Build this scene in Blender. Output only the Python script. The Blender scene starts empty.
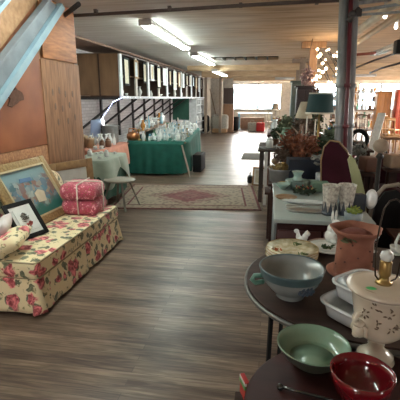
import bpy, bmesh, math, random
from mathutils import Vector, Matrix, Euler
random.seed(7)
PI=math.pi; TAU=2*PI
SC=bpy.context.scene; COL=SC.collection
# ------------------------------------------------------------ camera
H=1.65; PITCH=math.atan(102/400); PSI=math.atan(70*math.cos(PITCH)/400)
cam=bpy.data.cameras.new('camera'); cam.sensor_width=36; cam.lens=36; cam.clip_end=200; cam.clip_start=.05
co=bpy.data.objects.new('camera',cam); COL.objects.link(co); co.location=(0,0,H)
co.rotation_euler=(PI/2-PITCH,0,PSI); SC.camera=co
_F=Vector((-math.sin(PSI)*math.cos(PITCH),math.cos(PSI)*math.cos(PITCH),-math.sin(PITCH)))
_R=Vector((math.cos(PSI),math.sin(PSI),0)); _U=_R.cross(_F)
def ray(px,py): return _F+_R*((px-200)/400)-_U*((py-200)/400)
def G(px,py,z=0):
    r=ray(px,py); t=(z-H)/r.z; return Vector((r.x*t,r.y*t,z))
def D(px,py,Y):
    r=ray(px,py); t=Y/r.y; return Vector((r.x*t,Y,H+r.z*t))
# ------------------------------------------------------------ materials
MATS={}
def nt(name):
    m=bpy.data.materials.new(name); m.use_nodes=True; t=m.node_tree
    return m,t,t.nodes['Principled BSDF']
def N(t,kind,**kw):
    n=t.nodes.new(kind)
    for k,v in kw.items():
        if k in n.inputs.keys() if isinstance(k,str) else False: n.inputs[k].default_value=v
        else: setattr(n,k,v)
    return n
def c4(c): return (c[0],c[1],c[2],1)
def ramp(t,stops,interp='LINEAR'):
    r=t.nodes.new('ShaderNodeValToRGB'); r.color_ramp.interpolation=interp
    e=r.color_ramp.elements
    while len(e)<len(stops): e.new(.5)
    for i,(p,c) in enumerate(stops): e[i].position=p; e[i].color=c4(c)
    return r
def coords(t,scale=(1,1,1),kind='Object'):
    tc=t.nodes.new('ShaderNodeTexCoord'); mp=t.nodes.new('ShaderNodeMapping')
    mp.inputs['Scale'].default_value=scale; t.links.new(tc.outputs[kind],mp.inputs['Vector']); return mp.outputs[0]
def bump(t,b,src,strength,dist=.01):
    n=t.nodes.new('ShaderNodeBump'); n.inputs['Strength'].default_value=strength; n.inputs['Distance'].default_value=dist
    t.links.new(src,n.inputs['Height']); t.links.new(n.outputs[0],b.inputs['Normal'])
def M(name,col=None,rough=.5,metal=0,var=.25,ns=12,emit=0,trans=0,coat=0,bmp=0,stretch=(1,1,1),sheen=0,col2=None):
    """plain procedural material with noise variation"""
    if name in MATS: return MATS[name]
    m,t,b=nt(name)
    b.inputs['Roughness'].default_value=rough; b.inputs['Metallic'].default_value=metal
    b.inputs['Transmission Weight'].default_value=trans; b.inputs['Coat Weight'].default_value=coat
    b.inputs['Sheen Weight'].default_value=sheen
    v=coords(t,stretch); n=N(t,'ShaderNodeTexNoise'); n.inputs['Scale'].default_value=ns; n.inputs['Detail'].default_value=5
    t.links.new(v,n.inputs['Vector'])
    c2=col2 or tuple(x*(1-var) for x in col)
    r=ramp(t,[(.3,c2),(.7,col)]); t.links.new(n.outputs['Fac'],r.inputs[0]); t.links.new(r.outputs[0],b.inputs['Base Color'])
    if bmp: bump(t,b,n.outputs['Fac'],bmp)
    if emit:
        b.inputs['Emission Color'].default_value=c4(col); b.inputs['Emission Strength'].default_value=emit
    MATS[name]=m; return m
def glassmat(name,tint=(1,1,1),k=.35):
    if name in MATS: return MATS[name]
    m,t,b=nt(name); o=t.nodes['Material Output']
    b.inputs['Base Color'].default_value=c4(tint); b.inputs['Roughness'].default_value=.08; b.inputs['Coat Weight'].default_value=.5
    tr=t.nodes.new('ShaderNodeBsdfTransparent'); tr.inputs[0].default_value=c4(tuple(.6+.4*x for x in tint))
    mx=t.nodes.new('ShaderNodeMixShader'); mx.inputs[0].default_value=k
    t.links.new(tr.outputs[0],mx.inputs[1]); t.links.new(b.outputs[0],mx.inputs[2]); t.links.new(mx.outputs[0],o.inputs[0])
    MATS[name]=m; return m
def plankmat(name,cols,along='X',width=.06,length=1.6,rough=.5,gap=.004,grain=1.0,bmp=.3,gapcol=(.02,.015,.01)):
    m,t,b=nt(name)
    v=coords(t)
    sep=N(t,'ShaderNodeSeparateXYZ'); t.links.new(v,sep.inputs[0]); cmb=N(t,'ShaderNodeCombineXYZ')
    ax={'X':('X','Y'),'Y':('Y','X'),'ZY':('Z','Y'),'YZ':('Y','Z'),'XZ':('X','Z')}[along]
    t.links.new(sep.outputs[ax[0]],cmb.inputs[0]); t.links.new(sep.outputs[ax[1]],cmb.inputs[1])
    br=N(t,'ShaderNodeTexBrick'); br.offset=.37; br.inputs['Scale'].default_value=1
    br.inputs['Brick Width'].default_value=length; br.inputs['Row Height'].default_value=width
    br.inputs['Mortar Size'].default_value=gap; br.inputs['Color1'].default_value=(0,0,0,1); br.inputs['Color2'].default_value=(1,1,1,1)
    br.inputs['Mortar'].default_value=(.5,.5,.5,1); t.links.new(cmb.outputs[0],br.inputs['Vector'])
    mp=N(t,'ShaderNodeMapping'); mp.inputs['Scale'].default_value=(2.2,26,1); t.links.new(cmb.outputs[0],mp.inputs['Vector'])
    n=N(t,'ShaderNodeTexNoise'); n.inputs['Scale'].default_value=1.6; n.inputs['Detail'].default_value=8; n.inputs['Distortion'].default_value=.8
    t.links.new(mp.outputs[0],n.inputs['Vector'])
    n2=N(t,'ShaderNodeTexNoise'); n2.inputs['Scale'].default_value=.9; n2.inputs['Detail'].default_value=4; t.links.new(cmb.outputs[0],n2.inputs['Vector'])
    mx=N(t,'ShaderNodeMix'); mx.data_type='FLOAT'; mx.inputs[0].default_value=.62*grain
    t.links.new(br.outputs['Color'],mx.inputs[2]); t.links.new(n.outputs['Fac'],mx.inputs[3])
    mx2=N(t,'ShaderNodeMix'); mx2.data_type='FLOAT'; mx2.inputs[0].default_value=.3
    t.links.new(mx.outputs[0],mx2.inputs[2]); t.links.new(n2.outputs['Fac'],mx2.inputs[3])
    r=ramp(t,[(.36,cols[0]),(.5,cols[1]),(.63,cols[2])]); t.links.new(mx2.outputs[0],r.inputs[0])
    mc=N(t,'ShaderNodeMix'); mc.data_type='RGBA'; t.links.new(br.outputs['Fac'],mc.inputs[0]); t.links.new(r.outputs[0],mc.inputs[6]); mc.inputs[7].default_value=c4(gapcol)
    t.links.new(mc.outputs[2],b.inputs['Base Color'])
    n4=N(t,'ShaderNodeTexNoise'); n4.inputs['Scale'].default_value=1.1; n4.inputs['Detail'].default_value=6; n4.inputs['Roughness'].default_value=.65
    mp4=N(t,'ShaderNodeMapping'); mp4.inputs['Scale'].default_value=(.7,3.2,1); t.links.new(cmb.outputs[0],mp4.inputs[0]); t.links.new(mp4.outputs[0],n4.inputs[0])
    r4=ramp(t,[(.33,(.5,.47,.46)),(.5,(1,1,1)),(.7,(1.3,1.28,1.25))]); t.links.new(n4.outputs[0],r4.inputs[0])
    m4=N(t,'ShaderNodeMix'); m4.data_type='RGBA'; m4.blend_type='MULTIPLY'; m4.inputs[0].default_value=1; t.links.new(mc.outputs[2],m4.inputs[6]); t.links.new(r4.outputs[0],m4.inputs[7]); t.links.new(m4.outputs[2],b.inputs['Base Color'])
    rr_=N(t,'ShaderNodeMapRange'); rr_.inputs[3].default_value=rough+.12; rr_.inputs[4].default_value=rough-.1; t.links.new(n4.outputs[0],rr_.inputs[0]); t.links.new(rr_.outputs[0],b.inputs['Roughness'])
    bump(t,b,mx2.outputs[0],bmp,.004)
    MATS[name]=m; return m
# setting
FLOOR=plankmat('worn_floorboards',[(.065,.04,.028),(.145,.1,.072),(.25,.185,.135)],'X',.06,2.1,.34,.002,1.25,.5,(.07,.05,.038))
CEIL,t,b=nt('patchy_ceiling_boards')
v=coords(t); w=N(t,'ShaderNodeMapping'); w.inputs['Scale'].default_value=(.7,7,1); t.links.new(v,w.inputs[0])
n=N(t,'ShaderNodeTexNoise'); n.inputs['Scale'].default_value=1.5; n.inputs['Detail'].default_value=7; t.links.new(w.outputs[0],n.inputs['Vector'])
wood=ramp(t,[(.3,(.44,.28,.16)),(.5,(.64,.45,.28)),(.7,(.78,.62,.44))]); t.links.new(n.outputs[0],wood.inputs[0])
wh=ramp(t,[(.3,(.58,.53,.48)),(.7,(.76,.73,.69))]); t.links.new(n.outputs[0],wh.inputs[0])
sep=N(t,'ShaderNodeSeparateXYZ'); t.links.new(v,sep.inputs[0])
n3=N(t,'ShaderNodeTexNoise'); n3.inputs['Scale'].default_value=.6; n3.inputs['Detail'].default_value=5; t.links.new(v,n3.inputs['Vector'])
ma=N(t,'ShaderNodeMath'); ma.operation='MULTIPLY_ADD'; t.links.new(n3.outputs[0],ma.inputs[0]); ma.inputs[1].default_value=2.2; t.links.new(sep.outputs[0],ma.inputs[2])
mr=N(t,'ShaderNodeMapRange'); mr.inputs[1].default_value=-.3; mr.inputs[2].default_value=1.1; t.links.new(ma.outputs[0],mr.inputs[0])
mc=N(t,'ShaderNodeMix'); mc.data_type='RGBA'; t.links.new(mr.outputs[0],mc.inputs[0]); t.links.new(wh.outputs[0],mc.inputs[6]); t.links.new(wood.outputs[0],mc.inputs[7])
t.links.new(mc.outputs[2],b.inputs['Base Color']); b.inputs['Roughness'].default_value=.8; bump(t,b,n.outputs[0],.3)
BRICK,t,b=nt('whitewashed_brick')
v=coords(t); sep=N(t,'ShaderNodeSeparateXYZ'); t.links.new(v,sep.inputs[0]); cb=N(t,'ShaderNodeCombineXYZ'); 
ad=N(t,'ShaderNodeMath'); t.links.new(sep.outputs[0],ad.inputs[0]); t.links.new(sep.outputs[1],ad.inputs[1])
t.links.new(ad.outputs[0],cb.inputs[0]); t.links.new(sep.outputs[2],cb.inputs[1])
br=N(t,'ShaderNodeTexBrick'); br.inputs['Scale'].default_value=1; br.inputs['Brick Width'].default_value=.22; br.inputs['Row Height'].default_value=.075; br.inputs['Mortar Size'].default_value=.008
br.inputs['Color1'].default_value=(.62,.6,.6,1); br.inputs['Color2'].default_value=(.5,.48,.48,1); br.inputs['Mortar'].default_value=(.42,.4,.4,1)
t.links.new(cb.outputs[0],br.inputs['Vector']); t.links.new(br.outputs[0],b.inputs['Base Color']); bump(t,b,br.outputs['Fac'],-.5); b.inputs['Roughness'].default_value=.85
PLY=M('orange_plywood',(.55,.24,.1),.55,ns=2.5,stretch=(1,1.5,9),col2=(.27,.115,.055),bmp=.1)
PLY2=M('worn_brown_board',(.38,.2,.11),.6,ns=3,stretch=(1,9,1.2),col2=(.2,.105,.06),bmp=.2)
PLYR=M('red_brown_hardboard',(.36,.125,.052),.5,ns=2.2,col2=(.22,.075,.034))
CHIP=M('orange_chipboard',(.5,.25,.11),.7,ns=38,col2=(.24,.1,.045),bmp=.3)
CHIP2=M('tan_chipboard',(.42,.24,.13),.7,ns=14,col2=(.26,.14,.07),bmp=.2)
STEEL=M('blue_grey_painted_steel',(.2,.225,.245),.55,ns=5,col2=(.13,.15,.17))
STEELB=M('pale_blue_painted_steel',(.24,.35,.4),.5,ns=5,col2=(.18,.27,.32))
RAWPINE=M('raw_pine',(.62,.42,.25),.6,ns=4,stretch=(8,8,1),col2=(.45,.29,.16))
DRYW=M('off_white_plaster',(.6,.55,.47),.8,ns=3,col2=(.45,.4,.33))
PANEW=glassmat('window_glass',(1,1,1),.06)
TRIM=M('weathered_cream_trim',(.55,.5,.42),.6,ns=8,stretch=(6,6,1),col2=(.36,.31,.25))
DARKM=M('dark_metal',(.06,.055,.055),.4,metal=.5,ns=10)
BLACK=M('black',(.012,.012,.013),.7)
WHITE=M('white_gloss',(.75,.75,.73),.25,var=.08,coat=.3)
CREAM=M('cream_ceramic',(.72,.66,.54),.22,var=.12,coat=.4,ns=6)
# ------------------------------------------------------------ mesh builder
def rotm(r): return Euler(r).to_matrix().to_4x4()
class MB:
    def __init__(s): s.bm=bmesh.new()
    def _tr(s,vs,m): bmesh.ops.transform(s.bm,matrix=m,verts=vs)
    def box(s,c,d,rot=(0,0,0),bev=0):
        b2=bmesh.new(); g=bmesh.ops.create_cube(b2,size=1)
        bmesh.ops.scale(b2,vec=d,verts=b2.verts)
        if bev: bmesh.ops.bevel(b2,geom=list(b2.edges),offset=bev,segments=3,profile=.5,affect='EDGES')
        bmesh.ops.transform(b2,matrix=Matrix.Translation(c)@rotm(rot),verts=b2.verts)
        if bev:
            for f in b2.faces: f.smooth=True
        s._merge(b2); return s
    def _merge(s,b2):
        me=bpy.data.meshes.new('x'); b2.to_mesh(me); b2.free(); s.bm.from_mesh(me); bpy.data.meshes.remove(me)
    def bar(s,a,b,w,d=None,roll=0,bev=0):
        a=Vector(a); b=Vector(b); v=b-a; d=d or w
        b2=bmesh.new(); bmesh.ops.create_cube(b2,size=1); bmesh.ops.scale(b2,vec=(w,d,v.length),verts=b2.verts)
        if bev: bmesh.ops.bevel(b2,geom=list(b2.edges),offset=bev,segments=2,affect='EDGES')
        q=v.to_track_quat('Z','Y').to_matrix().to_4x4()@Matrix.Rotation(roll,4,'Z')
        bmesh.ops.transform(b2,matrix=Matrix.Translation((a+b)/2)@q,verts=b2.verts); s._merge(b2); return s
    def tube(s,pts,r,n=8,closed=False,caps=True):
        pts=[Vector(p) for p in pts]; k=len(pts); rr=r if isinstance(r,(list,tuple)) else [r]*k
        rings=[]; up=None
        for i,p in enumerate(pts):
            if closed: tg=(pts[(i+1)%k]-pts[i-1]).normalized()
            else: tg=(pts[min(i+1,k-1)]-pts[max(i-1,0)]).normalized()
            if up is None: up=Vector((0,0,1)) if abs(tg.z)<.9 else Vector((1,0,0))
            x=tg.cross(up)
            if x.length<1e-4: x=tg.orthogonal()
            x.normalize(); y=x.cross(tg).normalized(); up=y
            rings.append([s.bm.verts.new(p+x*math.cos(TAU*j/n)*rr[i]+y*math.sin(TAU*j/n)*rr[i]) for j in range(n)])
        m=k if closed else k-1
        for i in range(m):
            A=rings[i]; B=rings[(i+1)%k]
            for j in range(n):
                f=s.bm.faces.new((A[j],A[(j+1)%n],B[(j+1)%n],B[j])); f.smooth=True
        if caps and not closed:
            s.bm.faces.new(rings[0][::-1]); s.bm.faces.new(rings[-1])
        return s
    def cyl(s,a,b,r,r2=None,n=16): return s.tube([a,b],[r,r2 if r2 is not None else r],n)
    def lathe(s,prof,c=(0,0,0),n=24,sx=1,sy=1,wob=None,sup=2):
        c=Vector(c); rings=[]
        for (r,z) in prof:
            if r<1e-5: rings.append([s.bm.verts.new(c+Vector((0,0,z)))]); continue
            ring=[]
            for j in range(n):
                a=TAU*j/n; k=1+(wob(a,z) if wob else 0)
                ca,sa=math.cos(a),math.sin(a)
                if sup!=2: q=(abs(ca)**sup+abs(sa)**sup)**(-1/sup); k*=q
                ring.append(s.bm.verts.new(c+Vector((r*k*ca*sx,r*k*sa*sy,z))))
            rings.append(ring)
        for A,B in zip(rings,rings[1:]):
            if len(A)==1 and len(B)==1: continue
            for j in range(n):
                j2=(j+1)%n
                if len(A)==1: f=s.bm.faces.new((A[0],B[j2],B[j]))
                elif len(B)==1: f=s.bm.faces.new((A[j],A[j2],B[0]))
                else: f=s.bm.faces.new((A[j],A[j2],B[j2],B[j]))
                f.smooth=True
        return s
    def ball(s,c,r,d=(1,1,1),n=14,rot=(0,0,0),lump=0):
        b2=bmesh.new(); bmesh.ops.create_uvsphere(b2,u_segments=n,v_segments=max(6,n*2//3),radius=r)
        for v in b2.verts:
            if lump: v.co*=1+lump*random.uniform(-1,1)
        bmesh.ops.scale(b2,vec=d,verts=b2.verts); bmesh.ops.transform(b2,matrix=Matrix.Translation(c)@rotm(rot),verts=b2.verts)
        for f in b2.faces: f.smooth=True
        s._merge(b2); return s
    def poly(s,pts,depth):
        """outline (list of 3D points in a plane) thickened by the vector depth"""
        d=Vector(depth); A=[s.bm.verts.new(Vector(p)) for p in pts]; B=[s.bm.verts.new(Vector(p)+d) for p in pts]
        s.bm.faces.new(A); s.bm.faces.new(B[::-1])
        for i in range(len(A)): s.bm.faces.new((A[i-1],A[i],B[i],B[i-1]))
        return s
    def quad(s,*p): s.bm.faces.new([s.bm.verts.new(Vector(q)) for q in p]); return s
    def grid(s,fn,nu,nv,closed_u=False):
        V=[[s.bm.verts.new(Vector(fn(i/nu,j/nv))) for j in range(nv+1)] for i in range(nu if closed_u else nu+1)]
        for i in range(nu):
            for j in range(nv):
                a=V[i]; b_=V[(i+1)%len(V)]
                f=s.bm.faces.new((a[j],b_[j],b_[j+1],a[j+1])); f.smooth=True
        return V
    def leaves(s,c,r,n,size,d=(1,1,1),droop=0):
        for _ in range(n):
            u=Vector((random.gauss(0,1),random.gauss(0,1),random.gauss(0,1))).normalized()*r*random.uniform(.25,1)
            p=Vector(c)+Vector((u.x*d[0],u.y*d[1],u.z*d[2])); q=rotm((random.uniform(0,TAU),random.uniform(0,TAU),random.uniform(0,TAU)))
            z=size*random.uniform(.6,1.3)
            pts=[q@Vector(k)*z for k in((0,-1,0),(.35,-.2,.08),(.25,.6,.05),(0,1,-.1),(-.25,.6,.05),(-.35,-.2,.08))]
            vs=[s.bm.verts.new(p+k) for k in pts]; s.bm.faces.new(vs)
        return s
    def build(s,name,mat,parent=None,loc=None,fix=True):
        if fix: bmesh.ops.recalc_face_normals(s.bm,faces=s.bm.faces)
        me=bpy.data.meshes.new(name); s.bm.to_mesh(me); s.bm.free(); me.materials.append(mat)
        o=bpy.data.objects.new(name,me); COL.objects.link(o)
        if parent: o.parent=parent
        if loc is not None: o.location=loc
        return o
def tag(o,label=None,cat=None,group=None,kind=None):
    if label: o['label']=label
    if cat: o['category']=cat
    if group: o['group']=group
    if kind: o['kind']=kind
    return o
def empty(name,loc,label,cat,rz=0,group=None,rot=None):
    o=bpy.data.objects.new(name,None); COL.objects.link(o); o.location=loc; o.rotation_euler=rot or (0,0,rz); o.empty_display_size=.1
    return tag(o,label,cat,group)
def struct(o): return tag(o,kind='structure')
CHILD={}
def kids(o):
    return [c for c in COL.objects if c.parent==o]
def copy_tree(o,parent=None):
    c=o.copy(); COL.objects.link(c)
    if parent: c.parent=parent
    for ch in kids(o): copy_tree(ch,c)
    return c
PROTO={}
def place(key,fn,loc,label,cat,group=None,rz=0,s=1,rot=None):
    if key not in PROTO: PROTO[key]=fn(); o=PROTO[key]
    else: o=copy_tree(PROTO[key])
    o.location=loc; o.rotation_euler=rot or (0,0,rz); o.scale=(s,s,s)
    for k in('label','group','category'):
        if k in o: del o[k]
    return tag(o,label,cat,group)
# ------------------------------------------------------------ room
XL,XR,YB,YF,ZC=-4.4,9.0,-2.6,24.5,2.78
struct(MB().box(((XL+XR)/2,(YB+YF)/2,-.05),(XR-XL+.4,YF-YB+.4,.1)).build('floor',FLOOR))
# ceiling with an open slot row showing dark joist pockets
sx0,sx1,sy0,sy1=-1.75,.2,12.0,13.1
c=MB()
for (x0,x1,y0,y1) in((XL-.2,sx0,YB-.2,YF+.2),(sx1,XR+.2,YB-.2,YF+.2),(sx0,sx1,YB-.2,sy0),(sx0,sx1,sy1,YF+.2)):
    c.box(((x0+x1)/2,(y0+y1)/2,ZC+.05),(x1-x0,y1-y0,.1))
struct(c.build('ceiling',CEIL))
c=MB().box(((sx0+sx1)/2,(sy0+sy1)/2,ZC+.42),(sx1-sx0+.1,sy1-sy0+.1,.05))
for x in(sx0,sx1): c.box((x,(sy0+sy1)/2,ZC+.25),(.04,1.2,.34))
for y in(sy0,sy1): c.box(((sx0+sx1)/2,y,ZC+.25),(2,.04,.34))
for k in range(1,6): c.box((sx0+(sx1-sx0)*k/6,(sy0+sy1)/2,ZC+.1),(.05,sy1-sy0,.2))
struct(c.build('trim_1',M('dark_joist_wood',(.05,.035,.025),.8)))
struct(MB().box((XL-.1,(YB+YF)/2,ZC/2),(.2,YF-YB+.4,ZC)).build('wall_left',BRICK))
# lower brown soffit strip along the left wall
struct(MB().box((-4.0,13.5,ZC-.02),(.8,15.5,.04)).build('trim_2',M('bare_brown_boards',(.3,.19,.13),.7,ns=4,stretch=(1,6,1),col2=(.2,.12,.085))))
# far wall with three windows
wins=[(-2.2,1.35,.98,2.46),(2.45,3.95,1.0,2.46),(4.9,7.3,1.0,2.46)]
c=MB(); x=XL-.2
for (a,b_,z0,z1) in wins:
    c.box(((x+a)/2,YF+.1,ZC/2),(a-x,.2,ZC)); c.box(((a+b_)/2,YF+.1,z0/2),(b_-a,.2,z0)); c.box(((a+b_)/2,YF+.1,(z1+ZC)/2),(b_-a,.2,ZC-z1)); x=b_
c.box(((x+XR+.2)/2,YF+.1,ZC/2),(XR+.2-x,.2,ZC)); struct(c.build('wall_far',DRYW))
for i,(a,b_,z0,z1) in enumerate(wins):
    f=MB(); w=.05
    for xx in [a+w/2,b_-w/2]: f.box((xx,YF+.06,(z0+z1)/2),(w,.1,z1-z0))
    for zz in (z0+w/2,z1-w/2): f.box(((a+b_)/2,YF+.06,zz),(b_-a,.1,w))
    nm=max(1,round((b_-a)/1.5))
    for k in range(1,nm+1 if i==0 else nm): 
        xx=[-.7,.75][k-1] if i==0 else a+(b_-a)*k/nm
        f.box((xx,YF+.06,(z0+z1)/2),(.09,.1,z1-z0))
    f.box(((a+b_)/2,YF+.06,z0+(z1-z0)*.42),(b_-a,.04,.025))
    wo=struct(f.build('window_%d'%(i+1),M('grey_window_frame',(.2,.21,.23),.5)))
    MB().box(((a+b_)/2,YF+.08,(z0+z1)/2),(b_-a-.06,.006,z1-z0-.06)).build('window_pane',PANEW,wo)
    MB().box(((a+b_)/2,YF-.06,z0-.02),(b_-a+.1,.16,.04),bev=.006).build('window_sill',TRIM,wo)
# unseen right and back walls, window openings added and sized to let daylight in
def wall_open(name,axis,pos,lo,hi,ops,mat):
    c=MB(); x=lo
    def bx(a,b_,z0,z1):
        if axis=='X': c.box((pos,(a+b_)/2,(z0+z1)/2),(.2,b_-a,z1-z0))
        else: c.box(((a+b_)/2,pos,(z0+z1)/2),(b_-a,.2,z1-z0))
    for (a,b_,z0,z1) in ops:
        bx(x,a,0,ZC); bx(a,b_,0,z0); bx(a,b_,z1,ZC); x=b_
    bx(x,hi,0,ZC); return struct(c.build(name,mat))
ropens=[(6,9,.9,2.5),(11,14,.9,2.5),(16,19,.9,2.5),(20.5,23,.9,2.5)]
bopens=[(-2.3,-1.5,1.2,2.3),(5.0,6,.9,2.4)]
wall_open('wall_right','X',XR+.1,YB-.2,YF,ropens,DRYW)
wall_open('wall_back','Y',YB-.1,XL-.2,XR,bopens,DRYW)
n_=4
for ops,axis,pos in((ropens,'X',XR+.05),(bopens,'Y',YB-.05)):
    for (a,b_,z0,z1) in ops:
        f=MB(); 
        def q(u0,u1,z_0,z_1,w=.08):
            if axis=='X': f.box((pos,(u0+u1)/2,(z_0+z_1)/2),(w,u1-u0,z_1-z_0))
            else: f.box(((u0+u1)/2,pos,(z_0+z_1)/2),(u1-u0,w,z_1-z_0))
        q(a,a+.06,z0,z1); q(b_-.06,b_,z0,z1); q(a,b_,z0,z0+.06); q(a,b_,z1-.06,z1); q((a+b_)/2-.03,(a+b_)/2+.03,z0,z1)
        wo=struct(f.build('window_%d'%n_,MATS['grey_window_frame'])); n_+=1
        f=MB(); q(a+.03,b_-.03,z0+.03,z1-.03,.006); f.build('window_pane',PANEW,wo)
# panelled stair enclosure on the left
XW=-2.6
enc=MB().box((XW-.08,(YB+5.34)/2,ZC/2),(.1,5.34-YB,ZC)).box(((XL+XW)/2-.05,5.3,ZC/2),(XW-XL-.1,.08,ZC)); struct(enc.build('wall_enclosure',CHIP2))
def panel(name,y0,y1,z0,z1,mat,label,th=.02,x=XW):
    o=MB().box((x,(y0+y1)/2,(z0+z1)/2),(th,y1-y0,z1-z0),bev=.003).build(name,mat); tag(o,label,'wall panel'); return o
panel('plywood_panel',4.5,5.34,2.1,2.77,PLY,'upper orange plywood sheet at the top of the panelled left wall')
panel('plywood_panel',4.42,5.36,.0,2.08,PLY2,'tall worn brown board with dark smudges at the end of the left wall',.035)
panel('hardboard_panel',1.6,4.41,1.12,2.76,PLYR,'large smooth red-brown hardboard sheet above the sofa')
panel('chipboard_panel',1.6,4.41,.0,1.11,CHIP,'speckled orange chipboard strip behind the gold framed painting',.015)
# dark smudges on the tall board
kp=[k for k in COL.objects if k.name.startswith('plywood_panel')][-1]
for (y,z) in((4.62,1.72),(4.78,1.74),(4.93,1.70),(4.66,1.55),(4.83,1.52),(5.02,1.56),(5.12,1.7),(4.7,1.36),(4.95,1.36),(5.15,1.4)):
    MB().ball((XW+.018,y,z),.026,(.04,.8,1.7),n=10).build('stain_mark',M('dark_stain',(.2,.12,.08),.7),kp)
# torn ornament
o=MB(); pts=[]
for k in range(18):
    a=TAU*k/18; r=random.choice((.1,.13,.17))*random.uniform(.75,1.1); pts.append((XW+.012,3.87+r*math.cos(a),1.67+r*.8*math.sin(a)))
o.poly(pts,(.012,0,0)); tag(o.build('bark_ornament',M('grey_brown_bark',(.15,.075,.05),.9,ns=30,bmp=.6)),'ragged dark bark-like ornament fixed on the red-brown hardboard','ornament')
o=MB().poly([(XW+.012,1.6,.45),(XW+.012,4.42,2.67),(XW+.012,4.5,2.765),(XW+.012,1.6,2.765)],(.012,0,0)); tag(o.build('chipboard_panel',CHIP2),'tan chipboard above the diagonal steel stringer','wall panel')
# diagonal steel stringer
st=empty('stair_stringer',(-2.5,3.5,1.6),'blue-grey steel stair stringer crossing the left wall diagonally','stair stringer')
a=Vector((0,-.95,-.86)); d=Vector((0,1.15,.97)); 
def yz(y,z,x=0): return (x,y-3.5,z-1.6)
def lo(y): return 1.65+(y-3.51)*.80
def up(y): return 2.02+(y-3.58)*.753
YA,YB_=2.2,4.78
MB().poly([yz(YA,lo(YA)),yz(YB_,lo(YB_)),yz(4.5,2.71),yz(YA,up(YA))],(.03,0,0)).build('web',STEEL,st)
MB().poly([yz(YA,lo(YA)),yz(YB_,lo(YB_)),yz(YB_-.06,lo(YB_)+.05),yz(YA,lo(YA)+.09)],(.08,0,0)).build('lower_flange',STEELB,st)
MB().poly([yz(YA,up(YA)),yz(4.46,up(4.46)),yz(4.46,up(4.46)+.03),yz(YA,up(YA)+.03)],(.08,0,0)).build('upper_flange',STEEL,st)
MB().poly([yz(YA,lo(YA)),yz(YB_,lo(YB_)),yz(YB_,lo(YB_)-.035),yz(YA,lo(YA)-.035)],(.05,0,0)).build('wood_edge',RAWPINE,st)
o=MB().bar(Vector((-2.5,3.3,2.2)),Vector((-2.5,3.95,2.72)),.12,.04); tag(o.build('stair_trim',STEELB),'short pale blue metal strip high in the top left corner','metal strip')
# bright white brick pier
# ------------------------------------------------------------ ceiling beams, conduits, tubes
BEAM=M('tan_beam_wood',(.64,.47,.3),.7,ns=3,stretch=(1,8,8),col2=(.46,.32,.19))
k=3
for y,z,h in((15.0,2.7,.2),(18.2,2.66,.26),(21.4,2.64,.3)):
    struct(MB().box(((-3+9)/2,y,z),(12,.22,h),bev=.01).build('trim_%d'%k,BEAM)); k+=1
o=MB().tube([(-2.7,5.45,2.72),(-1.6,5.4,2.73),(-.05,5.27,2.74),(1.2,5.2,2.74)],.022)
for x in(-2.3,-1.3,-.4,.5): o.box((x,5.4-.05*(x+2.7)/2,2.75),(.04,.06,.05))
tag(o.build('ceiling_conduit',M('rusty_conduit',(.1,.07,.06),.6)),'dark rusty conduit running across the ceiling near the top of the photo','pipe')
o=MB().tube([(-3.0,6.1,2.75),(-2.86,5.5,2.7),(-2.6,5.1,2.66),(-2.3,4.9,2.74)],.03); tag(o.build('ceiling_cable',DARKM),'short dark bent cable at the top of the stair stringer','cable')
FIX=M('fixture_enamel',(.5,.48,.45),.4); 
def tubem(n,c,e):
    m,t,b=nt(n); b.inputs['Emission Color'].default_value=c4(c); b.inputs['Emission Strength'].default_value=e; b.inputs['Base Color'].default_value=(.8,.8,.8,1); MATS[n]=m; return m
TUBE=tubem('lit_tube',(.86,1,.93),15); BULB=tubem('warm_bulb',(1,.72,.42),7); BULBW=tubem('pale_bulb',(1,.93,.8),2); LED=tubem('led_blue_white',(.5,.58,1),3)
def tubelight(a,b_,label,on=True):
    a=Vector(a); b_=Vector(b_); c_=(a+b_)/2; v=b_-a; r=empty('fluorescent_light',c_,label,'ceiling light',rot=(0,0,math.atan2(v.y,v.x)))
    L=v.length
    MB().box((0,0,.05),(L,.13,.06),bev=.01).build('housing',FIX,r); [MB().box((e_*L/2,0,.035),(.03,.2,.09),bev=.005).build('end_cap',FIX,r) for e_ in(-1,1)]
    for y in(-.05,.05): MB().cyl((-L/2+.03,y,0),(L/2-.03,y,0),.019,n=10).build('tube',TUBE if on else WHITE,r)
    return r
tubelight((-1.85,6.1,2.69),(-1.87,9.2,2.69),'nearest long fluorescent light in view on the left of the ceiling')
tubelight((-1.83,1.3,2.69),(-1.84,4.4,2.69),'long fluorescent light above the floral sofa, out of the picture overhead')  # unseen fixture continuing the row, added to light sofa and floor
tubelight((-1.95,10.6,2.69),(-1.9,13.6,2.69),'second fluorescent light, beyond the nearest one on the left')
tubelight((-1.9,14.1,2.52),(-1.85,17.1,2.52),'third fluorescent light in the left row before the far beams')
tubelight((2.32,10.2,2.6),(2.36,8.5,2.6),'short fluorescent light at the right edge by the black speaker',on=False)
tubelight((.2,18.6,2.45),(1.0,18.6,2.45),'small white light bar hanging crosswise near the far windows',on=False)
tubelight((2.4,17.0,2.45),(3.9,16.6,2.45),'thin light bar over the far right shelves',on=False)
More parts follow.
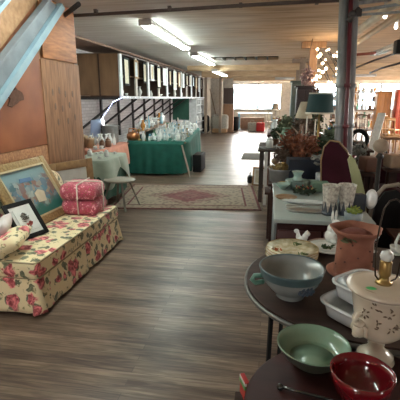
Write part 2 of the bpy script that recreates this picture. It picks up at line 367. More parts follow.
# ------------------------------------------------------------ daylight
wd=bpy.data.worlds.new('daylight'); SC.world=wd; wd.use_nodes=True; t=wd.node_tree
bg=t.nodes['Background']; sk=t.nodes.new('ShaderNodeTexSky'); sk.sky_type='HOSEK_WILKIE'; sk.turbidity=7; sk.sun_direction=(.4,.6,.7)
mix=t.nodes.new('ShaderNodeMix'); mix.data_type='RGBA'; mix.inputs[0].default_value=.8; mix.inputs[7].default_value=(1,.97,.92,1)
t.links.new(sk.outputs[0],mix.inputs[6]); t.links.new(mix.outputs[2],bg.inputs[0]); bg.inputs[1].default_value=13.0
def portal(loc,rot,sx,sy):
    l=bpy.data.lights.new('window_portal','AREA'); l.shape='RECTANGLE'; l.size=sx; l.size_y=sy; l.cycles.is_portal=True
    o=bpy.data.objects.new('window_portal',l); COL.objects.link(o); o.location=loc; o.rotation_euler=rot
for (a,b_,z0,z1) in wins: portal(((a+b_)/2,YF+.15,(z0+z1)/2),(-PI/2,0,0),b_-a,z1-z0)
for (a,b_,z0,z1) in ropens: portal((XR+.15,(a+b_)/2,(z0+z1)/2),(PI/2,0,PI/2),b_-a,z1-z0)
for (a,b_,z0,z1) in bopens: portal(((a+b_)/2,YB-.15,(z0+z1)/2),(PI/2,0,0),b_-a,z1-z0)
sun=bpy.data.lights.new('sun','SUN'); sun.energy=5; sun.angle=.02; sun.color=(1,.9,.75); so=bpy.data.objects.new('sun',sun); COL.objects.link(so)
so.rotation_euler=Vector((-.86,-.2,-.36)).to_track_quat('-Z','Y').to_euler()
# pale building opposite the far windows
b0=empty('building',(0,46,-6),'pale blue-grey building seen through the far windows','building')
MB().box((0,0,4),(60,4,8.6)).build('wall',M('pale_blue_render',(.35,.5,.56),.8),b0)
MB().box((0,-.2,8.5),(60.5,4.6,.3)).build('parapet',M('pale_stone',(.6,.65,.66),.8),b0)
for k in range(-9,10):
    w_=MB().box((k*3.0,-2.02,6.4),(1.4,.1,1.6)).build('window',M('bluish_glass',(.1,.2,.28),.1),b0)
# ------------------------------------------------------------ steel pipe column
px=lambda a,b_,Y: D(a,b_,Y)
PIPE=M('grey_painted_pipe',(.36,.38,.39),.4,metal=.2,ns=6,stretch=(4,4,.6),col2=(.2,.215,.23)); REDP=M('maroon_pipe',(.12,.02,.03),.4,ns=5)
def pipe(name,x,y,r,mat,label,lean=0,top=ZC):
    r0=empty(name,(x,y,0),label,'pipe'); MB().tube([(0,0,0),(lean,0,top)],r,n=20).build('pipe_body',mat,r0)
    for z in(.3,1.35,1.78): MB().lathe([(r,z-.02),(r+.014,z-.02),(r+.014,z+.02),(r,z+.02)],(lean*z/ZC,0,0),n=20).build('pipe_collar',mat,r0)
    return r0
pipe('grey_pipe',.835,4.7,.048,PIPE,'left grey pipe of the vertical pipe cluster, thick and dull',-.13)
pipe('red_pipe',.89,4.62,.022,REDP,'dark red pipe between the two grey vertical pipes',-.13)
pipe('grey_pipe',.945,4.7,.038,PIPE,'right grey pipe of the vertical pipe cluster beside the red one',-.13)
def hp(name,pts,r,mat,label):
    o=MB().tube(pts,r,n=10).build(name,mat); return tag(o,label,'pipe')
hp('horizontal_pipe',[D(350,13,4.7),D(356,11,4.7),D(400,4,4.6),D(440,-4,4.5)],.016,PIPE,'lower of two thin grey pipes leaving the column top to the right')
hp('horizontal_pipe',[D(350,4,4.75),D(375,1,4.75),D(440,-6,4.7)],.02,PIPE,'upper thin grey pipe at the very top right of the column')
hp('branch_pipe',[D(352,17,4.6),D(358,15,4.6),D(400,12,4.5),D(440,10,4.4)],.012,PIPE,'thinnest grey pipe under the two crossing pipes by the column')
o=MB(); q=D(353,14,4.6); o.ball(q,.045,(1,1,.8)).cyl(q+Vector((-.04,0,-.07)),q+Vector((.06,0,.05)),.028).box(q+Vector((.05,-.04,.0)),(.05,.03,.07)); tag(o.build('pipe_valve',DARKM),'dark valve and clamp where the thin pipes meet the column','valve')
CRP=M('cream_pipe',(.8,.68,.5),.45,ns=4)
hp('ceiling_pipe',[G(345,42,2.6),G(352,36,2.6),G(385,11,2.6),G(408,-7,2.6)],.055,CRP,'left cream ceiling pipe running back from the top right')
hp('ceiling_pipe',[G(345,51,2.6),G(352,46,2.6),G(400,15,2.6),G(420,1,2.6)],.045,CRP,'thinner cream ceiling pipe to the right of the thick one')
hp('ceiling_pipe',[D(343,73,9),D(375,60,9),D(400,52,9)],.02,DARKM,'thin dark pipe slanting up to the short right fluorescent light')
hp('ceiling_pipe',[D(370,73,15),D(382,68,14),D(400,63,12)],.03,DARKM,'dark pipe slanting above the far right windows')
hp('ceiling_pipe',[D(353,55,8),D(376,53,8)],.025,M('rust_red_pipe',(.3,.08,.05),.6),'short rust red pipe just right of the column')
for i,(a,b_,l) in enumerate(((385,16,'upper bare light bulb hanging at the right below the cream pipes'),(396,27,'lower bare light bulb in a pale socket near the right edge'))):
    q=G(a,b_,2.55); r=empty('light_bulb',q,l,'light bulb'); MB().lathe([(0,-.03),(.018,-.022),(.024,0),(.018,.025),(.014,.055)],n=14).build('bulb_glass',BULBW,r); MB().cyl((0,0,.05),(0,0,.2),.022).build('socket',WHITE,r)
q=D(400,47,7); o=MB().box(q,(.15,.18,.2),bev=.01).bar((q.x,q.y,q.z+.09),(q.x,q.y,ZC),.025); tag(o.build('speaker_box',BLACK),'small black box hanging at the right edge under the ceiling','speaker')
# wooden posts
struct(MB().box((.86,9.2,ZC/2),(.16,.16,ZC),bev=.01).box((.86,9.2,2.72),(.5,.2,.12),bev=.01).build('trim_9',M('orange_wood_post',(.55,.34,.2),.6,ns=4,stretch=(6,6,1),col2=(.38,.22,.12))))
struct(MB().box((.9,12.6,ZC/2),(.16,.16,ZC),bev=.01).box((.9,12.6,2.7),(.6,.2,.1)).build('trim_10',M('grey_wood_post',(.3,.23,.18),.7)))
struct(MB().box((1.1,17.5,ZC/2),(.18,.18,ZC)).build('trim_11',MATS['grey_wood_post']))
# string of warm bulbs around the ceiling right of the post
r=empty('bulb_garland',(1.08,8.4,2.3),'cluster of warm glowing bulbs hanging right of the wooden post','string lights')
pts=[]; ang=0
for k in range(44):
    pts.append(Vector((random.uniform(-.28,.5),random.uniform(-.3,.5),random.uniform(-.42,.3)-.0)))
pts.sort(key=lambda p:p.x+p.z*.5)
MB().tube(pts,.006,n=5).build('wire',DARKM,r)
bm_=None
for p in pts:
    if bm_ is None: bm_=MB().ball((0,0,0),.024,n=8).build('bulb',BULB,r); o=bm_
    else: o=bm_.copy(); COL.objects.link(o); o.parent=r
    o.location=p; s_=random.uniform(.6,1.3); o.scale=(s_,)*3
# ------------------------------------------------------------ fabrics and pictures
def floral(name,base,r1,r2,g,scale):
    m,t,b=nt(name); v=coords(t)
    nz=N(t,'ShaderNodeTexNoise'); nz.inputs['Scale'].default_value=scale*1.6; nz.inputs['Detail'].default_value=3; t.links.new(v,nz.inputs['Vector'])
    ad=N(t,'ShaderNodeVectorMath'); ad.operation='MULTIPLY_ADD'; t.links.new(nz.outputs['Color'],ad.inputs[0]); ad.inputs[1].default_value=(.12,.12,.12); t.links.new(v,ad.inputs[2])
    cur=None
    def layer(prev,sc,thr,stops,off):
        mp=N(t,'ShaderNodeMapping'); mp.inputs['Location'].default_value=off; t.links.new(ad.outputs[0],mp.inputs[0])
        vo=N(t,'ShaderNodeTexVoronoi'); vo.inputs['Scale'].default_value=sc; vo.inputs['Randomness'].default_value=1; t.links.new(mp.outputs[0],vo.inputs['Vector'])
        ms=ramp(t,[(thr-.03,(1,1,1)),(thr+.03,(0,0,0))]); t.links.new(vo.outputs['Distance'],ms.inputs[0])
        nn=N(t,'ShaderNodeTexNoise'); nn.inputs['Scale'].default_value=sc*4; t.links.new(ad.outputs[0],nn.inputs['Vector'])
        cr=ramp(t,stops); t.links.new(nn.outputs[0],cr.inputs[0])
        mx=N(t,'ShaderNodeMix'); mx.data_type='RGBA'; t.links.new(ms.outputs[0],mx.inputs[0]); mx.inputs[6].default_value=c4(base)
        if prev: t.links.new(prev,mx.inputs[6])
        t.links.new(cr.outputs[0],mx.inputs[7]); return mx.outputs[2]
    cur=layer(None,scale*1.6,.39,[(.4,g),(.6,tuple(x*1.9 for x in g))],(3,1,2))
    cur=layer(cur,scale*2.4,.28,[(.4,(.3,.26,.1)),(.6,base)],(1,5,2))
    cur=layer(cur,scale,.37,[(.38,r2),(.5,r1),(.62,tuple(min(1,x*1.5+.1) for x in r1))],(0,0,0))
    t.links.new(cur,b.inputs['Base Color']); b.inputs['Roughness'].default_value=.8; b.inputs['Sheen Weight'].default_value=.2
    MATS[name]=m; return m
FLOR=floral('floral_chintz',(.84,.72,.46),(.55,.12,.13),(.25,.03,.04),(.11,.12,.07),7.2)
PINK=floral('pink_rose_quilt',(.42,.06,.1),(.66,.24,.28),(.32,.035,.07),(.36,.06,.1),16)
CANV,t,b=nt('painted_canvas'); v=coords(t,(1,1,1),'Object')
sp_=N(t,'ShaderNodeSeparateXYZ'); t.links.new(v,sp_.inputs[0])
vo=N(t,'ShaderNodeTexVoronoi'); vo.inputs['Scale'].default_value=17; nq=N(t,'ShaderNodeTexNoise'); nq.inputs['Scale'].default_value=14; t.links.new(v,nq.inputs[0]); vq=N(t,'ShaderNodeVectorMath'); vq.operation='MULTIPLY_ADD'; t.links.new(nq.outputs['Color'],vq.inputs[0]); vq.inputs[1].default_value=(.12,.12,.12); t.links.new(v,vq.inputs[2]); t.links.new(vq.outputs[0],vo.inputs['Vector'])
r1=ramp(t,[(0,(.05,.12,.13)),(.25,(.1,.22,.3)),(.45,(.3,.24,.18)),(.6,(.22,.11,.09)),(.8,(.1,.17,.22)),(1,(.34,.38,.34))]); sx=N(t,'ShaderNodeSeparateColor'); t.links.new(vo.outputs['Color'],sx.inputs[0]); t.links.new(sx.outputs[0],r1.inputs[0])
nn=N(t,'ShaderNodeTexNoise'); nn.inputs['Scale'].default_value=7; t.links.new(v,nn.inputs[0])
ma=N(t,'ShaderNodeMath'); ma.operation='MULTIPLY_ADD'; t.links.new(nn.outputs[0],ma.inputs[0]); ma.inputs[1].default_value=.22; t.links.new(sp_.outputs[2],ma.inputs[2])
mk=ramp(t,[(.27,(1,1,1)),(.33,(0,0,0))]); t.links.new(ma.outputs[0],mk.inputs[0])
mk2=ramp(t,[(.56,(0,0,0)),(.62,(1,1,1))]); t.links.new(ma.outputs[0],mk2.inputs[0])
m1=N(t,'ShaderNodeMix'); m1.data_type='RGBA'; t.links.new(mk.outputs[0],m1.inputs[0]); t.links.new(r1.outputs[0],m1.inputs[6]); m1.inputs[7].default_value=(.02,.12,.1,1)
m2=N(t,'ShaderNodeMix'); m2.data_type='RGBA'; t.links.new(mk2.outputs[0],m2.inputs[0]); t.links.new(m1.outputs[2],m2.inputs[6]); m2.inputs[7].default_value=(.17,.27,.29,1)
t.links.new(m2.outputs[2],b.inputs['Base Color']); b.inputs['Roughness'].default_value=.5
GOLD=M('antique_gold_frame',(.42,.29,.13),.4,metal=.35,ns=40,col2=(.22,.14,.06),bmp=.5)
GOLD2=M('dull_gold_wood',(.33,.2,.09),.5,metal=.1,ns=14,col2=(.2,.11,.05))
def frame_parts(root,w,h,fw,fd,mf,mi,base=0,inner=None,mat_w=0,art='picture'):
    """upright frame in local XZ plane facing -Y... outer bottom at z=base"""
    f=MB(); 
    for sx_ in(-1,1): f.box((sx_*(w-fw)/2,0,base+h/2),(fw,fd,h),bev=min(fw,fd)*.25)
    for z in(base+fw/2,base+h-fw/2): f.box((0,0,z),(w-2*fw+.002,fd,fw),bev=min(fw,fd)*.25)
    f.build('frame',mf,root)
    if inner:
        g=MB(); iw=fw+.012
        for sx_ in(-1,1): g.box((sx_*(w-2*fw)/2,-fd*.3,base+h/2),(.018,fd*.6,h-2*fw))
        for z in(base+fw,base+h-fw): g.box((0,-fd*.3,z),(w-2*fw,fd*.6,.018))
        g.build('inner_moulding',inner,root)
    if mat_w:
        MB().box((0,.003,base+h/2),(w-2*fw,fd*.3,h-2*fw)).build('mount',WHITE,root)
        return MB().box((0,-.006,base+h/2),(w-2*fw-2*mat_w,fd*.25,h-2*fw-2*mat_w)).build(art,mi,root)
    return MB().box((0,.003,base+h/2),(w-2*fw+.01,fd*.3,h-2*fw+.01)).build(art,mi,root)
# ------------------------------------------------------------ sofa (front towards +X)
so_=empty('sofa',(-2.05,3.42,0),'cream sofa covered in red rose chintz with a pleated skirt','sofa')
def L_(x,y,z): return (x+2.05,y-3.42,z)
sx0_,sx1_,sy0_,sy1_=-2.5,-1.7,2.56,4.28
MB().box(L_(-2.1,3.42,.2),(.78,1.68,.2),bev=.03).build('base_frame',FLOR,so_)
for (ya,yb) in((2.56,4.28),):
    b_=MB().box(L_(-2.08,(ya+yb)/2,.365),(.78,yb-ya,.15),bev=.035); cu=b_.build('seat_cushion',FLOR,so_)
    for z in(.305,.43):
        pts=[L_(x,y,z) for (x,y) in((-2.44,ya+.01),(-1.72,ya+.01),(-1.693,ya+.04),(-1.693,yb-.04),(-1.72,yb-.01),(-2.44,yb-.01))]
        MB().tube(pts,.007,n=6,closed=True).build('piping',M('olive_piping',(.4,.33,.2),.8),cu)
# skirt with pleats
def skirtpt(u,v_):
    P_=[(-2.46,2.57),(-1.705,2.57),(-1.705,4.27),(-2.46,4.27)]; L=[.755,1.7,.755]; s_=u*sum(L); i=0
    while i<2 and s_>L[i]: s_-=L[i]; i+=1
    a=Vector(P_[i]); b2=Vector(P_[i+1]); d=(b2-a).normalized(); nrm=Vector((d.y,-d.x)); p=a+d*s_
    edge=min(s_,L[i]-s_); mid=abs(s_-L[i]/2)
    flare=.035*v_+ (.03*v_*math.exp(-(edge/.06)**2)) - (.03*v_*math.exp(-((edge-.05)/.02)**2)) - (.04*v_*math.exp(-(mid/.02)**2)) + .006*math.sin(s_*19)*v_
    p=p+nrm*flare; return L_(p.x,p.y,.30-.275*v_)
s_=MB(); s_.grid(skirtpt,150,8); sk_=s_.build('skirt',FLOR,so_); sd=sk_.modifiers.new('thick','SOLIDIFY'); sd.thickness=.008
# backrest: one continuous rounded roll with arched top
def backpt(u,v_):
    y=2.5+1.85*u; hh=.80+.09*math.sin(PI*min(1,max(0,u)))**.5; a=v_*TAU
    return L_(-2.47+.105*math.cos(a)*1.0-.02, y, .28+(hh-.28)*(.5+.5*math.sin(a)))
b_=MB(); V=b_.grid(backpt,24,28); 
b_.bm.faces.new(V[0]); b_.bm.faces.new(V[-1][::-1]); b_.build('backrest',FLOR,so_)
# arms: low rolled
for (ya,nm) in((2.62,'near'),(4.2,'far')):
    b_=MB(); 
    zt=.53 if nm=='near' else .56
    b_.tube([L_(-2.5,ya,zt),L_(-2.2,ya,zt),L_(-2.02,ya,zt-.02),L_(-1.97,ya,zt-.06)],[.09,.09,.085,.05],n=18); b_.box(L_(-2.25,ya,.4),(.5,.1,.24),bev=.03)
    b_.build('arm',FLOR,so_)
# pillows near the camera end
def pillow(w,h,t_):
    b_=MB()
    for s_ in(1,-1): b_.grid(lambda u,v_:( (u-.5)*w, (v_-.5)*h, s_*t_*.5*((1-(2*u-1)**4)*(1-(2*v_-1)**4))**.55),14,14)
    bmesh.ops.remove_doubles(b_.bm,verts=b_.bm.verts,dist=.0005); return b_
o=pillow(.3,.3,.12).build('throw_pillow',M('white_linen',(.7,.66,.64),.85,ns=9,col2=(.6,.5,.5))); o.location=(-2.16,2.80,.565); o.rotation_euler=(.15,-1.0,.25); tag(o,'white cushion at the near end of the floral sofa behind the small black frame','cushion')
o=pillow(.34,.36,.14).build('throw_pillow',FLOR); o.location=(-2.04,2.72,.53); o.rotation_euler=(.1,-.35,.2); tag(o,'rose patterned cushion at the near arm of the sofa','cushion')
# big gold framed painting leaning back
def lean(root,tilt,rz): root.rotation_euler=Euler((0,0,rz)).to_matrix().to_4x4().to_3x3().to_euler(); root.rotation_euler=(Matrix.Rotation(rz,3,'Z')@Matrix.Rotation(tilt,3,'X')).to_euler()
pa=empty('framed_painting',(-2.13,3.56,.445),'large gold framed landscape painting leaning on the sofa back','painting')
lean(pa,-.52,PI/2-.06); frame_parts(pa,.86,.68,.085,.05,GOLD,CANV,inner=M('cream_moulding',(.55,.45,.27),.5,ns=30))
# painted house and boats on the canvas
pc=[k for k in kids(pa) if k.name.startswith('picture')][0]
MB().poly([(-.02,-.012,.22),(.1,-.012,.21),(.14,-.012,.31),(.06,-.012,.35),(-.01,-.012,.32)],(0,.004,0)).build('painted_house',M('painted_cream',(.6,.5,.36),.6),pc)
MB().poly([(-.12,-.012,.46),(.06,-.012,.45),(.06,-.012,.49),(-.1,-.012,.5)],(0,.004,0)).build('painted_roof',M('painted_blue',(.08,.17,.32),.6),pc)
p2=empty('framed_picture',(-2.02,3.10,.445),'small black framed botanical print propped in front of the gold painting','picture')
lean(p2,-.62,PI/2-.3); 
ART=M('botanical_art',(.6,.55,.5),.6,ns=22,col2=(.12,.1,.1)); frame_parts(p2,.31,.36,.04,.02,BLACK,WHITE,mat_w=.03)
pp=[k for k in kids(p2) if k.name.startswith('picture')][0]
a_=MB().leaves((.0,-.012,.2),.05,40,.02,(1,.05,1)); a_.build('printed_flowers',M('grey_print',(.28,.27,.24),.7),pp)
a_=MB().leaves((.01,-.012,.13),.035,26,.02,(1,.05,.7)); a_.build('printed_blossom',M('red_print',(.55,.12,.1),.7),pp)
# pink quilt bundle
qb=empty('quilt_bundle',(-1.97,4.0,.43),'folded pink quilt bundle tied with cream ribbon on the sofa','quilt',rz=.12)
for k,z in enumerate((.085,.25)):
    b_=MB().box((0,0,z),(.4,.42,.17),bev=.07); 
    for v in b_.bm.verts: v.co.x+=.012*math.sin(v.co.y*20+k); v.co.z+=.006*math.sin(v.co.x*25)
    b_.build('folded_quilt',PINK,qb)
RIB=M('cream_ribbon',(.8,.7,.6),.6)
def loop(pts): return MB().tube(pts,.008,n=6,closed=True)
loop([(-.205,.0,.0),(-.215,0,.16),(-.205,0,.34),(0,0,.345),(.205,0,.34),(.215,0,.16),(.205,0,.0),(0,0,-.005)]).build('ribbon',RIB,qb)
loop([(.0,-.215,.01),(0,-.222,.16),(0,-.21,.34),(0,.21,.34),(0,.222,.16),(0,.215,.01)]).build('ribbon',RIB,qb)
# gold empty frame standing behind the sofa end
gf=empty('gold_frame',(-2.62,5.62,0),'wide dull gold frame with pale glass standing behind the far sofa end','frame',rz=0)
gf.location=(-2.42,4.66,0); lean(gf,-.04,1.12); frame_parts(gf,.66,.88,.10,.04,GOLD2,M('dusty_glass',(.42,.42,.38),.25,ns=3,col2=(.3,.29,.27)))
# ------------------------------------------------------------ cloths, small tables at left
def drape(w,d,h,drop,amp,waves,name,mat,parent=None,seed=0,n=120,skew=None):
    rnd=random.Random(seed); ph=[rnd.uniform(0,TAU) for _ in range(4)]
    b_=MB(); rows=9; ring=[]
    def per(u):
        a=u*TAU; ca,sa=math.cos(a),math.sin(a); q=(abs(ca)**8+abs(sa)**8)**(-1/8); return Vector((ca*q*w/2,sa*q*d/2,0)),Vector((ca,sa,0))
    V=[]
    for i in range(n):
        p,nr=per(i/n); u=i/n*TAU; row=[]
        dr=drop if skew is None else drop*skew(u)
        for j in range(rows+1):
            v_=j/rows; k=amp*v_*(.6+.5*math.sin(u*waves+ph[0])+.35*math.sin(u*(waves*1.7)+ph[1]))
            q=p+nr*(k+.012*math.sin(v_*PI)); row.append(b_.bm.verts.new((q.x,q.y,h-dr*v_)))
        V.append(row)
    for i in range(n):
        for j in range(rows):
            f=b_.bm.faces.new((V[i][j],V[(i+1)%n][j],V[(i+1)%n][j+1],V[i][j+1])); f.smooth=True
    b_.bm.faces.new([r_[0] for r_ in V])
    return b_.build(name,mat,parent)
def table(name,loc,w,d,h,label,mat,rz=0,group=None,r=.02):
    t_=empty(name,loc,label,'table',rz,group); MB().box((0,0,h-.015),(w,d,.03),bev=.005).build('table_top',mat,t_)
    for sx_ in(-1,1):
        for sy_ in(-1,1): MB().bar((sx_*(w/2-.06),sy_*(d/2-.06),0),(sx_*(w/2-.06),sy_*(d/2-.06),h-.03),r*2).build('leg',mat,t_)
    return t_
WALN=M('dark_walnut',(.07,.035,.026),.6,ns=3,stretch=(1,8,1),col2=(.035,.018,.015))
OAKW=M('brown_table_wood',(.25,.15,.09),.5,ns=3,stretch=(1,8,1))
GRN=M('teal_green_cloth',(.008,.125,.095),.8,ns=7,col2=(.006,.09,.07))
PGRN=M('pale_sage_cloth',(.34,.4,.32),.8,ns=5,col2=(.24,.3,.24),sheen=.3); PNKC=M('salmon_cloth',(.6,.28,.2),.8,ns=8,col2=(.48,.2,.15))
DGRN=M('dark_green_cloth',(.02,.09,.06),.8,ns=6)
t_=table('side_table',(-2.72,6.2,0),.56,.9,.7,'small table under the dark green cloth left of the aisle',OAKW)
o=drape(.58,.92,.712,.6,.05,6,'tablecloth',DGRN,seed=3); o.location=(-2.72,6.2,0); tag(o,'dark green cloth hanging under the sage cloth on the small table','tablecloth')
o=drape(.62,.98,.722,.40,.07,5,'tablecloth',PGRN,seed=5,skew=lambda u:.38+.75*abs(math.sin(2*u))**2); o.location=(-2.72,6.2,0); tag(o,'pale sage cloth hanging in points over the small left table','tablecloth')
# stool with round seat and splayed legs in front of it
sl=empty('folding_stool',(-2.22,5.72,0),'round-seated stool with splayed grey legs before the sage cloth table','stool')
MB().lathe([(0,.42),(.2,.42),(.215,.435),(.2,.45),(0,.45)],n=28,sx=1.15).build('seat',M('pale_grey_wood',(.38,.36,.3),.5),sl)
for a in(.5,2.1,3.7,5.3): MB().bar((.14*math.cos(a),.14*math.sin(a),.42),(.3*math.cos(a),.3*math.sin(a),0),.03,.02).build('leg',M('grey_leg_wood',(.2,.18,.15),.5),sl)
t_=table('side_table',(-3.42,7.5,0),.95,1.5,.72,'table beneath the salmon pink cloth at the left wall',OAKW)
o=drape(.98,1.53,.735,.45,.04,7,'tablecloth',PNKC,seed=8); o.location=(-3.42,7.5,0); tag(o,'salmon pink cloth on the table of jars near the brick wall','tablecloth')
# long green table
t_=table('banquet_table',(-2.62,10.55,0),1.3,4.1,.72,'long folding table under the teal green cloth and glassware',OAKW,rz=.1)
GT=.735
o=drape(1.42,4.3,GT,.70,.045,16,'tablecloth',GRN,seed=2,n=260); o.location=(-2.62,10.55,0); o.rotation_euler[2]=.1; tag(o,'long teal green cloth hanging to the floor under the glassware','tablecloth')
o=MB().bar((-1.84,8.5,.66),(-1.62,8.3,0),.035,.02); tag(o.build('folded_stick',M('pale_wood_stick',(.4,.35,.3),.5)),'pale stick propped against the near right corner of the green cloth','stick')
o=MB().box((-1.58,9.2,.2),(.2,.6,.4),bev=.02); tag(o.build('black_case',BLACK),'black case on the floor at the aisle side of the green table','case')
# ------------------------------------------------------------ wall cabinet
cb_=empty('wall_cabinet',(-3.7,14.3,1.66),'long brown open-fronted wall cabinet with white shelf edge above the glassware','cabinet')
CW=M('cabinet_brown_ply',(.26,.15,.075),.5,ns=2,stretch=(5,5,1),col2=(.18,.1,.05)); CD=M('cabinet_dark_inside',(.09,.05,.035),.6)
def lc(x,y,z): return (x+3.7,y-14.3,z-1.66)
y0,y1=8.7,20.0; zt=2.58
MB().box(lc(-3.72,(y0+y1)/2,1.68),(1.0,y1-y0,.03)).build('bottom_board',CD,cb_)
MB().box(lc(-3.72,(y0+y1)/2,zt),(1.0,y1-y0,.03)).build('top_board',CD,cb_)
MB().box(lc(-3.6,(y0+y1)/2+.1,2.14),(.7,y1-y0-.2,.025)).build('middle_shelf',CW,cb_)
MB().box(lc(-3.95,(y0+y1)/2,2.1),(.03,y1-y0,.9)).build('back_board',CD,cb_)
for k,(xa,xb) in enumerate(((-4.2,-3.72),(-3.71,-3.22))): MB().box(lc((xa+xb)/2,y0-.015,(1.70+zt)/2),(xb-xa,.03,zt-1.70),bev=.004).build('end_door',CW,cb_)
MB().bar(lc(-3.71,y0-.04,1.70),lc(-3.71,y0-.04,zt),.03,.01).build('door_seam',CD,cb_)
PWH=M('painted_white_shelf',(.66,.68,.7),.5,ns=9); 
MB().box(lc(-3.2,(y0+y1)/2,1.66),(.05,y1-y0+.1,.06),bev=.005).build('shelf_edge',PWH,cb_)
MB().box(lc(-3.7,y0-.02,1.64),(1.0,.08,.05)).build('base_rail',DARKM,cb_)
nb=11
for k in range(nb+1):
    y=y0+(y1-y0)*k/nb; MB().box(lc(-3.23,y,2.12),(.04,.14,.9)).build('face_post',PWH if k%2==0 else M('dull_white_paint',(.5,.45,.4),.6),cb_)
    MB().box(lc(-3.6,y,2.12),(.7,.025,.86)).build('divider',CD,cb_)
for k in range(9):
    y=8.85+1.25*k
    MB().box(lc(-4.32,y,1.12),(.06,.07,1.06)).build('wall_post',DARKM,cb_)
    MB().bar(lc(-4.3,y,.95),lc(-3.35,y,1.63),.04,.05).build('bracket_brace',DARKM,cb_)
o=MB().box((-3.7,17.0,1.2),(.7,.04,.9)); 
for v in o.bm.verts: v.co.y+=.03*math.sin(v.co.x*30)
tag(o.build('hanging_cloth',DGRN),'dark green cloth hanging under the far end of the wall cabinet','cloth')
# end bookcase
bk=empty('bookcase',(-3.1,18.4,0),'narrow white bookcase standing under the far end of the wall cabinet','bookcase')
for y in(17.4,18.4,19.4): MB().box((-.3,y-18.4,.8),(.6,.04,1.6)).build('upright',PWH,bk)
for z in(.2,.6,1.0,1.35,1.58): MB().box((-.3,0,z),(.58,1.96,.03)).build('shelf',PWH,bk)
# LED string
ls=empty('led_string',(-3.2,8.7,1.7),'string of blue-white lights climbing to the white cabinet edge','string lights')
A_=D(92,130,8.55); B_=D(113,102,8.55); C_=Vector((-3.17,8.6,1.665))
path=[A_.lerp(B_,k/17)+Vector((0,0,-.03*math.sin(PI*k/17))) for k in range(18)]+[B_.lerp(C_,k/8) for k in range(1,8)]+[Vector((-3.165,8.7+.19*k,1.665)) for k in range(58)]
lp=[p-Vector((-3.2,8.7,1.7)) for p in path]
MB().tube(lp,.005,n=5).build('wire',WHITE,ls); bb=None
for p in lp:
    if bb is None: bb=MB().ball((0,0,0),.011,n=8).build('bulb',LED,ls); o=bb
    else: o=bb.copy(); COL.objects.link(o); o.parent=ls
    o.location=p
    if p.y>.2: o.scale=(.5,.5,.5)
# pictures hung on the cabinet front
PAL=[M('pale_card',(.6,.55,.42),.7,ns=20,col2=(.45,.4,.3)),M('blue_grey_card',(.55,.62,.66),.6,ns=18,col2=(.4,.48,.52)),M('warm_print',(.5,.42,.25),.6,ns=15,col2=(.35,.26,.15))]
FR=[BLACK,M('white_frame',(.65,.66,.66),.5),GOLD2]
cols=['pale card','blue-grey card','tan print']; fcs=['black','white','gold-brown']
for k in range(16):
    y=8.95+.68*k; w_=random.choice((.3,.36,.42)); h_=random.choice((.42,.5,.6)); fi=(0,2,0,1,0,1,0,1,2,1,0,1,0,2,1,0)[k]; ai=(0,1,0,2,0,1,2,0,0,1,0,2,1,0,1,0)[k]
    r=empty('hanging_picture',(-3.18,y,2.52-h_),'%s framed %s, %s in the row on the cabinet front'%(fcs[fi],cols[ai],['nearest','second','third','fourth','fifth','sixth','seventh','eighth','ninth','tenth','eleventh','twelfth','thirteenth','fourteenth','fifteenth','farthest'][k]),'picture',rz=PI/2,group='pictures hung along the cabinet front')
    frame_parts(r,w_,h_,.045,.025,FR[fi],PAL[ai])
# ------------------------------------------------------------ vessel kinds
G_CL=glassmat('clear_glass',(.92,.97,.97),.5); G_BL=glassmat('blue_glass',(.3,.6,.75),.55); G_GR=glassmat('green_glass',(.3,.6,.4),.5); G_AM=glassmat('amber_glass',(.7,.35,.1),.55)
COP=M('copper',(.6,.27,.12),.3,metal=.8); BRS=M('aged_brass',(.4,.27,.1),.35,metal=.75,ns=9); SIL=M('tarnished_silver',(.5,.5,.48),.3,metal=.8,ns=9); TIN=M('galvanised_tin',(.32,.33,.33),.45,metal=.5,ns=14,bmp=.1)
MILK=M('milk_white',(.7,.73,.72),.2,var=.08,coat=.4); BRN=M('brown_glaze',(.2,.1,.06),.3,coat=.4); DRED=M('dark_red_glaze',(.25,.03,.03),.3,coat=.4)
def V_(prof,n=18,**k): return lambda: MB().lathe(prof,n=n,**k)
def simple(name,prof,mat,n=18,extra=None,**k):
    def f():
        b_=MB().lathe(prof,n=n,**k)
        if extra: extra(b_)
        return b_.build(name,mat)
    return f
def goblet(mat):
    def f():
        r=empty('goblet',(0,0,0),None,None); MB().lathe([(0,.09),(.02,.093),(.036,.12),(.038,.17),(.034,.18),(.035,.125),(.018,.1),(0,.098)],n=14).build('bowl',mat,r)
        MB().lathe([(0,0),(.033,0),(.033,.004),(.006,.012),(.005,.08),(.009,.09),(0,.092)],n=12).build('stem',mat,r); return r
    return f
def jar(mat,lid):
    def f():
        r=empty('lidded_jar',(0,0,0),None,None); MB().lathe([(0,0),(.055,0),(.065,.03),(.065,.12),(.045,.145),(0,.145)],n=16).build('jar_body',mat,r)
        MB().lathe([(0,.145),(.05,.146),(.048,.165),(.012,.175),(.016,.19),(0,.2)],n=16).build('lid',lid,r); return r
    return f
def pitcher(mat,name='pitcher'):
    def f():
        r=empty(name,(0,0,0),None,None); MB().lathe([(0,0),(.05,0),(.075,.05),(.07,.11),(.04,.17),(.05,.2),(.046,.2),(.035,.17),(.064,.11),(.068,.05),(.04,.01),(0,.01)],n=18).build('body',mat,r)
        MB().tube([(.04,0,.18),(.1,0,.17),(.115,0,.12),(.095,0,.07),(.068,0,.06)],.009,n=8).build('handle',mat,r)
        MB().poly([(-.045,-.02,.2),(-.045,.02,.2),(-.08,0,.205),],(0,0,-.02)).build('spout',mat,r); return r
    return f
